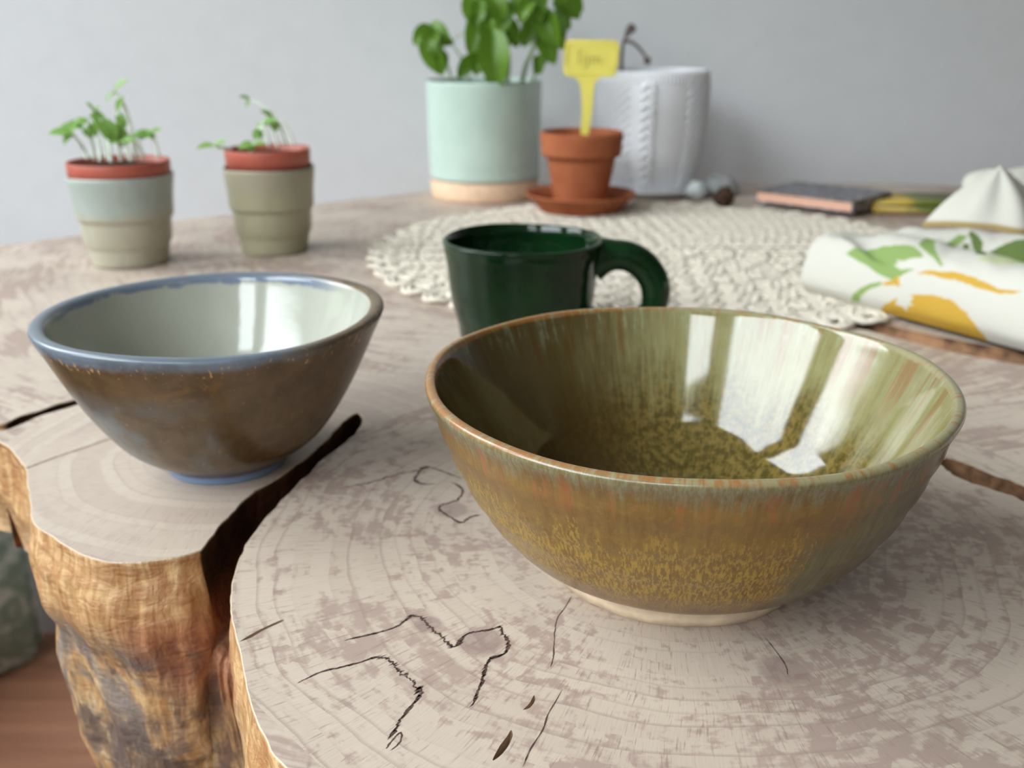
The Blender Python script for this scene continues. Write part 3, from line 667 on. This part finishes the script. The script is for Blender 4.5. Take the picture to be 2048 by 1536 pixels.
# ---------------------------------------------------------------- white knit-pattern pot with dried twig, on white dish
WP = Vector((0.1760, 1.300, 0.0))
m_wht = plain('white_matt_ceramic', (0.80, 0.80, 0.83), .5, .35, .015)
tag(obj('dish', lathe([(0.052, 0), (0.06, 0.0008), (0.070, 0.006), (0.0735, 0.009), (0.0725, 0.0098), (0.066, 0.006), (0.058, 0.004), (0, 0.004)], 64, None, None, 2), m_wht, loc=WP), 'shallow white dish under the white knit-pattern pot', 'dish')
wpot = thing('knitted_pattern_pot', 'white ceramic pot with cable knit relief and a dried brown twig', 'potted plant', WP + Vector((0, 0, 0.0042)))
def knit(a, i, r, z):
    if i > 3 * 9 * 2 or z < 0.006 or z > 0.143: return (0, 0)
    ph = ((math.degrees(a) + 60) / 120) % 1.0
    edge = 0
    if z > 0.133: return (0.0016 * abs(math.sin(a * 45)), 0)
    if ph < 0.50: return (0.0046 * (abs(math.sin((a * 17) - z * 290)) - 0.55), 0)
    if 0.60 < ph < 0.71: return (0.0036 * abs(math.sin(z * 270 + abs(ph - 0.655) * 40)) + 0.0008, 0)
    return (0.00035 * math.sin(a * 150) * math.sin(z * 900), 0)
pw = [(0.050, 0.0), (0.0515, 0.001), (0.0525, 0.006), (0.0575, 0.022), (0.063, 0.042), (0.0675, 0.07), (0.0695, 0.10), (0.0697, 0.125), (0.069, 0.146), (0.0685, 0.149), (0.067, 0.15), (0.0655, 0.148), (0.065, 0.12), (0.062, 0.06), (0.05, 0.012), (0, 0.01)]
pwq = catmull([(a * .985, b * .97) for a, b in pw], 8); outer = pwq[:8 * 9 + 1]; pwd = []
for zz in [0.1440 * k_ / 140 for k_ in range(141)]:          # the outside resampled evenly so that the ribs come out crisp
    q_ = max([k_ for k_ in range(len(outer) - 1) if outer[k_][1] <= zz + 1e-9] or [0]); (ra, za), (rb, zb) = outer[q_], outer[q_ + 1]
    pwd.append((ra + (rb - ra) * min(1, max(0, (zz - za) / max(1e-9, zb - za))), zz))
obj('pot_body', lathe(pwd + pwq[8 * 9:], 420, lambda a, i, r, z: knit(a, 0, r, z) if i < 141 else (0, 0)), m_wht, wpot)
soil(wpot, 0.064, 0.132)
m_twig = plain('dry_twig', (0.12, 0.09, 0.08), .8, .2, .3, 80)
bm = bmesh.new()
def wpt(px, py, Y=1.30): v = atY(px, py, Y) - wpot.location; return tuple(v)
def twig(bm, pts, r):
    q = catmull([wpt(*s) for s in pts], 5); tube(bm, q, [r * (1.0 - .4 * i / len(q)) for i in range(len(q))], 6)
twig(bm, [(1243, 165), (1243, 120), (1246, 90), (1252, 72), (1262, 58)], .0026)
tw = obj('twig', bm, m_twig, wpot)
bm = bmesh.new(); twig(bm, [(1246, 82), (1262, 84), (1278, 96), (1290, 112), (1297, 124)], .0024); obj('side_twig', bm, m_twig, tw)
for (a, b, s) in ((1262, 57, .006), (1295, 122, .0045), (1256, 66, .004)):
    bm = bmesh.new(); bmesh.ops.create_icosphere(bm, subdivisions=2, radius=s)
    for v in bm.verts: v.co *= 1 + .35 * noise.noise(v.co * 400)
    o = obj('bud', bm, m_twig, tw); o.location = Vector(wpt(a, b))

# ---------------------------------------------------------------- stoneware cups with seedling pots
def cup_mat(name, up1, lo1, split):
    g = G(name); p = g.obj(); x, y, z = g.sep(p); n = g.noise(p, 35, 4, .6); n2 = g.noise(g.comb(x * 60, y * 60, z * 30), 1, 3)
    k = g.ss(z + (n - .5) * .02, split - .006, split + .008)
    c = g.mix(k, lo1, up1); c = g.mix(g.ss(n2, .55, .75) * .3, c, (0.2, 0.19, 0.15))
    g.bump(n2, .2, .001)
    return g.out(c, .35, .45)
def cup(loc, s, mat, label):
    prof = [(0.0295, 0), (0.0315, 0.0008), (0.0328, 0.004), (0.0345, 0.015), (0.0368, 0.028), (0.0372, 0.036), (0.0385, 0.0395), (0.0412, 0.0425), (0.0418, 0.0465), (0.0428, 0.058), (0.0448, 0.072), (0.0452, 0.077), (0.0446, 0.079), (0.0434, 0.0783), (0.0425, 0.07), (0.039, 0.045), (0.033, 0.012), (0, 0.008)]
    return tag(obj('stoneware_cup', lathe([(a * s, b) for a, b in prof], 72, lambda a, i, r, z: (0.0006 * math.sin(2 * a + z * 60), 0.0004 * math.sin(3 * a)), None, 3), mat, loc=loc), label, 'cup')
c1 = Vector((-0.3437, 0.888, 0)); c2 = Vector((-0.2245, 0.9365, 0))
cup(c1, 1.0, cup_mat('grey_green_stoneware', (0.35, 0.39, 0.35), (0.39, 0.36, 0.27), 0.046), 'grey-green stepped stoneware cup, farther left, holding the fuller seedling pot')
cup(c2, 0.93, cup_mat('olive_beige_stoneware', (0.31, 0.28, 0.20), (0.31, 0.285, 0.185), 0.06), 'olive-beige stepped stoneware cup, right of the grey-green one, holding sparse seedlings')
m_red = plain('brick_red_plastic', (0.40, 0.095, 0.062), .45, .4, .05)
m_sleaf = leaf_mat('seedling_leaf', (0.14, 0.30, 0.05), (0.24, 0.42, 0.10), (.35, .55, .12))
m_sstem = plain('seedling_stem', (0.80, 0.86, 0.74), .4, .4, .04)
sl = [mesh_of(leaf_bm(1, .7, cu, .15, .03, 6, 4, seed=s + 9), m_sleaf, 'leaf') for s, cu in enumerate((0.4, 0.9, 1.4))]
def seed_pot(base, s, ztop, label, seedlings):
    t = thing('seedling_pot', label, 'seedling pot', base + Vector((0, 0, 0.012)))
    zt = ztop - 0.012
    obj('pot_body', lathe([(0.021 * s, 0), (0.023 * s, 0.001), (0.0385 * s, zt - 0.0175), (0.0425 * s, zt - 0.016), (0.0430 * s, zt - 0.001), (0.0425 * s, zt), (0.0415 * s, zt - 0.001), (0.0405 * s, zt - 0.012), (0.026 * s, 0.004), (0, 0.003)], 64), m_red, t)
    soil(t, 0.040 * s, zt - 0.006)
    for pts, leaves in seedlings:
        w_ = [atY(px, py, base.y + dy) - t.location for px, py, dy in pts]
        bm = bmesh.new(); q = catmull([tuple(v) for v in w_], 5); tube(bm, q, [0.0018 - 0.0007 * i / len(q) for i in range(len(q))], 6)
        st = obj('seedling', bm, m_sstem, t)
        tip = w_[-1] + t.location
        for (tx, ty, v) in leaves:
            b = atY(tx, ty, tip.y - 0.004); d = b - tip
            up = Vector((random.uniform(-.4, .4), -.6, 1)); place_leaf(sl[v], st, tip, d, up, d.length * 1.3)
seed_pot(c1, 1.0, 0.0905, 'brick-red plastic pot crowded with pale-stemmed seedlings, inside grey-green cup',
  [([(175, 318, 0), (168, 300, 0), (158, 285, -.005), (146, 268, -.01)], [(106, 262, 0), (125, 280, 1), (150, 250, 0)]),
   ([(188, 320, .004), (186, 295, .004), (180, 272, 0), (166, 256, 0)], [(128, 250, 0), (180, 268, 1), (150, 240, 1)]),
   ([(200, 322, -.01), (200, 298, -.01), (192, 268, -.01), (178, 245, -.01)], [(150, 238, 1), (192, 262, 1)]),
   ([(215, 320, 0), (212, 290, 0), (200, 255, 0), (186, 222, 0)], [(178, 208, 0), (205, 246, 1), (195, 215, 0)]),
   ([(222, 324, -.014), (220, 300, -.014), (212, 268, -.01), (200, 238, -.01)], [(228, 272, 1), (182, 232, 0)]),
   ([(242, 322, -.004), (238, 296, -.004), (228, 265, 0), (215, 248, 0)], [(236, 262, 1), (205, 250, 1), (250, 278, 1)]),
   ([(255, 318, .006), (252, 286, .006), (244, 250, .006), (236, 226, .006)], [(240, 200, 0), (246, 248, 1)]),
   ([(272, 318, .008), (268, 280, .008), (256, 232, .008), (240, 195, .008), (228, 186, .008)], [(244, 162, 0), (212, 194, 1)]),
   ([(285, 318, 0), (282, 300, 0), (276, 285, 0), (268, 272, 0)], [(300, 268, 0), (250, 276, 1)]),
   ([(316, 316, 0), (314, 296, 0), (308, 280, 0), (298, 270, 0)], [(314, 258, 0), (272, 262, 1), (282, 276, 0)]),
   ([(262, 322, -.012), (258, 304, -.012), (250, 290, -.012), (242, 284, -.012)], [(262, 280, 0), (224, 284, 0)])])
seed_pot(c2, 0.895, 0.0955, 'brick-red plastic pot with a few leaning seedlings, inside olive-beige cup',
  [([(588, 292, 0), (580, 268, 0), (566, 246, 0), (545, 236, 0)], [(528, 222, 0), (552, 256, 1), (530, 244, 1)]),
   ([(572, 292, .006), (564, 264, .006), (548, 232, .006), (520, 208, .006), (500, 200, .006)], [(484, 192, 0), (492, 208, 1)]),
   ([(556, 294, -.004), (548, 268, -.004), (536, 250, -.004), (524, 246, -.004)], [(514, 262, 1), (545, 240, 0)]),
   ([(538, 294, -.008), (534, 272, -.008), (526, 256, -.008), (518, 258, -.008)], [(508, 274, 1), (522, 272, 1)]),
   ([(462, 300, 0), (448, 296, -.004), (436, 294, -.006), (428, 292, -.008)], [(400, 292, 0), (444, 282, 0)]),
   ([(500, 302, -.01), (502, 294, -.01), (506, 290, -.01), (508, 288, -.01)], [(482, 292, 0), (524, 286, 0), (500, 300, 0)])])

# ---------------------------------------------------------------- crocheted doily
m_cot = plain('ecru_cotton', (0.66, 0.59, 0.49), .9, .1, .10, 300)
DC = Vector((0.138, 0.925)); DR = 0.264
bm = bmesh.new()
def ring(r, amp, k, ph, rad, nseg, z=0.0022):
    pts = []
    for i in range(nseg + 1):
        a = 2 * math.pi * i / nseg; rr = r + amp * math.sin(k * a + ph)
        pts.append((DC.x + rr * math.cos(a), DC.y + rr * math.sin(a), z + 0.0006 * math.sin(k * a * 1.5 + ph)))
    tube(bm, pts, rad, 4, False, 0.8)
ring(0.006, 0.001, 8, 0, 0.003, 48); r = 0.015; q = 0
while r < DR - 0.01:
    k = max(8, int(2 * math.pi * r / 0.017)); ns = min(k * 6, 700)
    ring(r, 0.0036 + 0.0018 * (q % 3), k, 0, 0.0019, ns)
    ring(r, 0.0036 + 0.0018 * (q % 3), k, math.pi, 0.0019, ns, 0.0030)
    if q % 3 == 2: ring(r + 0.004, 0.0004, k, 0, 0.0019, ns // 2, 0.0024)
    r += 0.0092 + 0.003 * (q % 3 == 2); q += 1
for i in range(52):                        # picot scallops round the rim
    a = 2 * math.pi * i / 52; c = DC + Vector((math.cos(a), math.sin(a))) * (DR - 0.006)
    for rr in (0.0128, 0.008):
        tube(bm, [(c.x + rr * math.cos(b), c.y + rr * math.sin(b), 0.0026 + 0.0012 * math.sin(b * 3 + i)) for b in [2 * math.pi * j / 14 for j in range(15)]], 0.0022, 4, False)
tag(obj('doily', bm, m_cot), 'round ecru crocheted doily lying on the table behind the bowls', 'doily')

# ---------------------------------------------------------------- book, packet, stones
m_cov = G('dark_print_cover'); p = m_cov.obj(); n1 = m_cov.noise(p, 130, 3, .6); n2 = m_cov.noise(p, 300, 2)
m_cov = m_cov.out(m_cov.mix(m_cov.ss(n1, .45, .6), (0.07, 0.065, 0.07), m_cov.mix(m_cov.ss(n2, .4, .6), (0.16, 0.15, 0.2), (0.33, 0.31, 0.30))), .45)
g = G('rosy_page_edges'); p = g.obj(); x, y, z = g.sep(p)
m_page = g.out(g.mix(g.ss(g.noise(g.comb(x * 4, y * 4, z * 1800), 1, 2), .35, .65), (0.62, 0.33, 0.23), (0.76, 0.46, 0.34)), .6)
bk = thing('book', 'small dark-covered book with rosy page edges lying at the wall', 'book', (0.2882, 1.188, 0.005), math.atan2(1.1057 - 1.1879, 0.3775 - 0.2882))
LB, DB = 0.122, 0.098
bm = bmesh.new(); box(bm, (0.001, 0.0015, 0.0018), (LB - 0.003, DB - 0.001, 0.0122)); obj('page_block', bm, m_page, bk, smooth=False)
for nm, z0 in (('bottom_cover', 0.0), ('top_cover', 0.0122)):
    bm = bmesh.new(); box(bm, (0, 0, z0), (LB, DB, z0 + 0.0018)); obj(nm, bm, m_cov, bk, smooth=False)
bm = bmesh.new(); box(bm, (LB - 0.003, 0, 0.0018), (LB, DB, 0.0122)); obj('spine', bm, m_cov, bk, smooth=False)
g = G('yellow_green_print'); p = g.obj(); x, y, z = g.sep(p)
n1 = g.noise(p, 45, 3, .6)
m_pk = g.out(g.mix(g.ss(x + (n1 - .5) * .05, .04, .055), (0.40, 0.27, 0.045), (0.13, 0.15, 0.025)), .5)
pk = thing('packet', 'flat yellow and green patterned packet between the book and cloth bundle', 'packet', (0.408, 1.125, 0.0), R(-6))
bm = bmesh.new(); box(bm, (0, 0, 0.0), (0.14, 0.09, 0.013)); bmesh.ops.bevel(bm, geom=bm.edges[:], offset=0.003, segments=2, affect='EDGES'); obj('printed_wrap', bm, m_pk, pk)
bm = bmesh.new(); box(bm, (0.006, -0.004, 0.0004), (0.134, 0.003, 0.004)); obj('bottom_flap', bm, plain('brown_card', (0.2, 0.12, 0.07), .7), pk, smooth=False)
def rock(name, loc, s, mat, label, seed):
    bm = bmesh.new(); bmesh.ops.create_icosphere(bm, subdivisions=3, radius=1)
    for v in bm.verts:
        k = 1 + .35 * noise.noise(v.co * 1.3 + Vector((seed, 0, 0))); v.co = Vector((v.co.x * s[0] * k, v.co.y * s[1] * k, max(-s[2] * .8, v.co.z * s[2] * k)))
    return tag(obj(name, bm, mat, loc=loc), label, 'stone')
g = G('pale_glassy_stone'); m_gs = g.out((0.72, 0.76, 0.75), .2, .5, Transmission_Weight=0.5, IOR=1.45)
rock('crystal', (0.226, 1.238, 0.0118), (0.012, 0.010, 0.0125), m_gs, 'pale translucent crystal at the foot of the white pot', 2)
rock('pebble', (0.262, 1.268, 0.0118), (0.022, 0.014, 0.0145), plain('grey_stone', (0.30, 0.31, 0.30), .6, .4, .25, 120), 'grey pebble right of the pale crystal by the white pot', 6)

bm = bmesh.new(); bmesh.ops.create_icosphere(bm, subdivisions=3, radius=1)
for v in bm.verts:
    k = 1 + .4 * noise.noise(v.co * 2.1); v.co = Vector((v.co.x * .011 * k, v.co.y * .014 * k, max(-0.009, v.co.z * .0125 * k)))
tag(obj('bark_piece', bm, plain('dark_bark', (0.05, 0.025, 0.016), .85, .2, .4, 200, .6), loc=(0.2465, 1.165, 0.0135)), 'small dark brown bark chunk on the doily edge, right of the stones', 'bark')

# ---------------------------------------------------------------- cloth-wrapped bundle
A0 = Vector((0.2273, 0.7667)); E1 = Vector((0.533, -0.846)).normalized(); E2 = Vector((-E1.y, E1.x))
NU, NS = 420, 240
def ease(pts, t):
    n_ = len(pts) - 1; f = t * n_; i = min(int(f), n_ - 1); k = f - i
    return pts[i] + (pts[i + 1] - pts[i]) * k
def section(u):
    k = min(1.0, max(0.02, (u + 0.006) / 0.010)); k = math.sqrt(1 - (1 - k) ** 2)
    w_ = 0.016 * (1 - k); x = 0.15 * max(0, u - 0.03)
    h = (0.94 + 0.08 * sstep(0.0, 0.08, u)) * (0.25 + 0.75 * k)
    vd = 0.010 * sstep(0.05, 0.12, u)
    P = [(0.004, 0.0), (-0.002, 0.010), (-0.001, 0.026), (0.005, 0.040), (0.016, 0.0478), (0.036, 0.051 - vd * .2), (0.056, 0.0475 - vd), (0.074, 0.045 - vd), (0.090 + x * .7, 0.049), (0.105 + x, 0.0475), (0.113 + x, 0.030), (0.116 + x, 0.0)]
    return [(a * (1 - w_ * 4) + w_, b * h) for a, b in P]
PR = []   # printed shapes: (colour, polygon in (u, s)); filled below
def inside(pt, poly):
    x, y = pt; c = False; j = len(poly) - 1
    for i in range(len(poly)):
        (xi, yi), (xj, yj) = poly[i], poly[j]
        if (yi > y) != (yj > y) and x < (xj - xi) * (y - yi) / (yj - yi) + xi: c = not c
        j = i
    return c
CREAM = (0.55, 0.525, 0.46); GREEN = (0.22, 0.31, 0.10); DGREEN = (0.11, 0.155, 0.045); YEL = (0.50, 0.30, 0.045); PALE = (0.48, 0.51, 0.30)
PR = [
 (GREEN, [(0.0361, 0.253), (0.0461, 0.3637), (0.0671, 0.3721), (0.0846, 0.3554), (0.0953, 0.3272), (0.0993, 0.3008), (0.0868, 0.2862), (0.078, 0.2685), (0.0869, 0.2379), (0.0985, 0.2418), (0.0889, 0.2097), (0.0842, 0.181), (0.0726, 0.1982), (0.0523, 0.2293)]),
 (CREAM, [(0.0775, 0.2953), (0.0966, 0.2653), (0.1143, 0.2913), (0.1018, 0.2513), (0.0846, 0.266)]),
 (GREEN, [(0.060, 0.70), (0.070, 0.70), (0.0899, 0.43), (0.1164, 0.2906), (0.1151, 0.2822), (0.0873, 0.3697), (0.078, 0.45)]),
 (DGREEN, [(0.0635, 0.7434), (0.0881, 0.6923), (0.118, 0.55), (0.1345, 0.4043), (0.128, 0.3996), (0.108, 0.55), (0.0861, 0.66), (0.0682, 0.7094)]),
 (DGREEN, [(0.118, 0.45), (0.0993, 0.67), (0.1095, 0.7276), (0.1297, 0.76), (0.175, 0.74), (0.178, 0.68), (0.1363, 0.63), (0.1307, 0.5)]),
 (DGREEN, [(0.0747, 0.66), (0.0808, 0.6646), (0.1089, 0.50), (0.1097, 0.44), (0.083, 0.6233)]),
 (PALE, [(0.1339, 0.363), (0.1394, 0.4508), (0.16, 0.56), (0.19, 0.62), (0.20, 0.57), (0.165, 0.45), (0.149, 0.3675)]),
 (YEL, [(0.070, 0.0), (0.0799, 0.0763), (0.0891, 0.1233), (0.1045, 0.1499), (0.1196, 0.1706), (0.1336, 0.1608), (0.1445, 0.134), (0.1527, 0.0942), (0.1578, 0.0484), (0.160, 0.0)]),
 (CREAM, [(0.0909, 0.1339), (0.0974, 0.1472), (0.1035, 0.1367), (0.101, 0.1165), (0.1052, 0.105), (0.0988, 0.1035), (0.0997, 0.0684), (0.0951, 0.0941), (0.0896, 0.0953)]),
 (YEL, [(0.0997, 0.2264), (0.1105, 0.2516), (0.1243, 0.2687), (0.1395, 0.266), (0.1513, 0.258), (0.1613, 0.2442), (0.1765, 0.246), (0.174, 0.2345), (0.1609, 0.2256), (0.1463, 0.2266), (0.1305, 0.2379), (0.1152, 0.2351)]),
 (GREEN, [(0.0485, 0.0432), (0.0526, 0.0973), (0.0593, 0.1283), (0.074, 0.1737), (0.0763, 0.1657), (0.0652, 0.1218), (0.0599, 0.0954), (0.056, 0.045)]),
 (YEL, [(0.0745, 0.166), (0.0839, 0.1852), (0.0866, 0.2124), (0.0896, 0.1835), (0.0913, 0.1686), (0.087, 0.1693), (0.0792, 0.1578)]),
 (YEL, [(0.22, 0.05), (0.25, 0.16), (0.29, 0.2), (0.32, 0.13), (0.30, 0.05), (0.26, 0.02)]),
 (GREEN, [(0.20, 0.30), (0.24, 0.36), (0.29, 0.33), (0.26, 0.27), (0.22, 0.26)])]
g = G('printed_cotton'); p = g.obj()
wv = g.noise(p, 900, 2)
g.bump(wv + g.noise(p, 40, 3) * 2, .15, .001)
m_cloth = g.out(g.attr('print', 'Color'), .8, .15)
def cloth_color(me, cols_):
    ca = me.color_attributes.new('print', 'FLOAT_COLOR', 'POINT')
    for i, c in enumerate(cols_): ca.data[i].color = (*c, 1)
bun = thing('cloth_bundle', 'cream cloth bundle printed with yellow lemons and green leaves, knotted on top', 'bundle', (0, 0, 0.0035))
bm = bmesh.new(); grid = []; cl = []
for i in range(NU + 1):
    u = -0.006 + 0.40 * i / NU; sec = catmull(section(u), 14); L = len(sec) - 1; row = []
    for j in range(NS + 1):
        s = j / NS; f = s * L; k = min(int(f), L - 1); t = f - k
        v = sec[k][0] + (sec[k + 1][0] - sec[k][0]) * t; z = sec[k][1] + (sec[k + 1][1] - sec[k][1]) * t
        wr = 0.0030 * noise.noise((u * 26 + s * 3, s * 5 - u * 8, 1)) + 0.0012 * noise.noise((u * 80, s * 14 + u * 30, 4))
        wr -= 0.007 * math.exp(-((s - 0.30 - (0.07 - u) * 2.4) / .055) ** 2) * sstep(0.0, 0.02, u) * (1 - sstep(0.06, 0.10, u))
        z = max(0.0004, z + wr * min(1, z / 0.02) + 0.0)
        P = A0 + E1 * (u + 0.25 * v * (1 - sstep(0, 0.12, u))) + E2 * v
        row.append(bm.verts.new((P.x, P.y, z)))
        c = CREAM
        for col_, poly in PR:
            if inside((u, s), poly): c = col_
        cl.append(c)
    grid.append(row)
for i in range(NU):
    for j in range(NS): bm.faces.new((grid[i][j], grid[i + 1][j], grid[i + 1][j + 1], grid[i][j + 1]))
bm.faces.new(grid[0]); bm.faces.new(list(reversed(grid[-1])))
wrap = obj('wrapped_cloth', bm, m_cloth, bun); cloth_color(wrap.data, cl)
def lobe(base, apex, bulge, n=40, m=24, seed=0, name='knot_tail'):
    """a folded cloth corner: closed base loop drawn up to a blunt apex"""
    bm = bmesh.new(); B = catmull(base + [base[0]], 8)[:-1]; N = len(B); rows = []; ap = Vector(apex); cen = sum((Vector(b) for b in B), Vector()) / N
    for j in range(m + 1):
        t = j / m; row = []
        for i, b in enumerate(B):
            b = Vector(b); k = t ** 0.9; p_ = b.lerp(ap, k)
            out_ = (b - cen); out_.z = 0; out_ = out_.normalized() if out_.length > 1e-6 else out_
            p_ += out_ * bulge * math.sin(math.pi * min(1, t * 1.04)) + Vector((0, 0, bulge * .4 * math.sin(math.pi * t)))
            p_ += out_ * 0.0022 * math.sin(i / N * 2 * math.pi * 5 + seed) * (1 - t) * t * 4
            if j == m: p_ = ap + out_ * 0.0015
            row.append(bm.verts.new(p_))
        rows.append(row)
    for a_, b_ in zip(rows, rows[1:]):
        for i in range(N): bm.faces.new((a_[i], a_[(i + 1) % N], b_[(i + 1) % N], b_[i]))
    bm.faces.new(rows[-1])
    o = obj(name, bm, m_cloth, bun); cc = []
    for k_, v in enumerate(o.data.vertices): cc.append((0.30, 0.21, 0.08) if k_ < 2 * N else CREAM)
    cloth_color(o.data, cc); return o
def W(px, py, Y): return tuple(atY(px, py, Y))
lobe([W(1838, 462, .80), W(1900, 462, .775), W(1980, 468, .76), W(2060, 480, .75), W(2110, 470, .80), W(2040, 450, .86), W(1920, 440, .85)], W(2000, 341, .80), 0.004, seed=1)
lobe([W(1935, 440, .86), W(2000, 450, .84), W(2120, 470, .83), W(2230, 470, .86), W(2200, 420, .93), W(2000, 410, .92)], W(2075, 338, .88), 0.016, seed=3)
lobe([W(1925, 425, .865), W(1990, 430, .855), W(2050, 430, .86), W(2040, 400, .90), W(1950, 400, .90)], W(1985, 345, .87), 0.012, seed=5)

# ---------------------------------------------------------------- patterned cushion on the floor beyond the table
g = G('sage_marbled_fabric'); p = g.obj(); n1 = g.noise(p, 14, 4, .6, 1.5)
m_cush = g.out(g.mix(g.ss(n1, .42, .62), (0.28, 0.38, 0.29), (0.68, 0.76, 0.68)), .8, .2)
cu = bmesh.new(); box(cu, (-0.34, 0, 0), (0, 0.085, 0.34)); bmesh.ops.bevel(cu, geom=cu.edges[:], offset=0.02, segments=3, affect='EDGES')
tag(obj('floor_cushion', cu, m_cush, loc=(-0.735, 1.358, ZF), rot=(0, 0, math.atan2(0.8, 0.6))), 'sage green marbled cushion standing on the brown floor below the table', 'cushion')
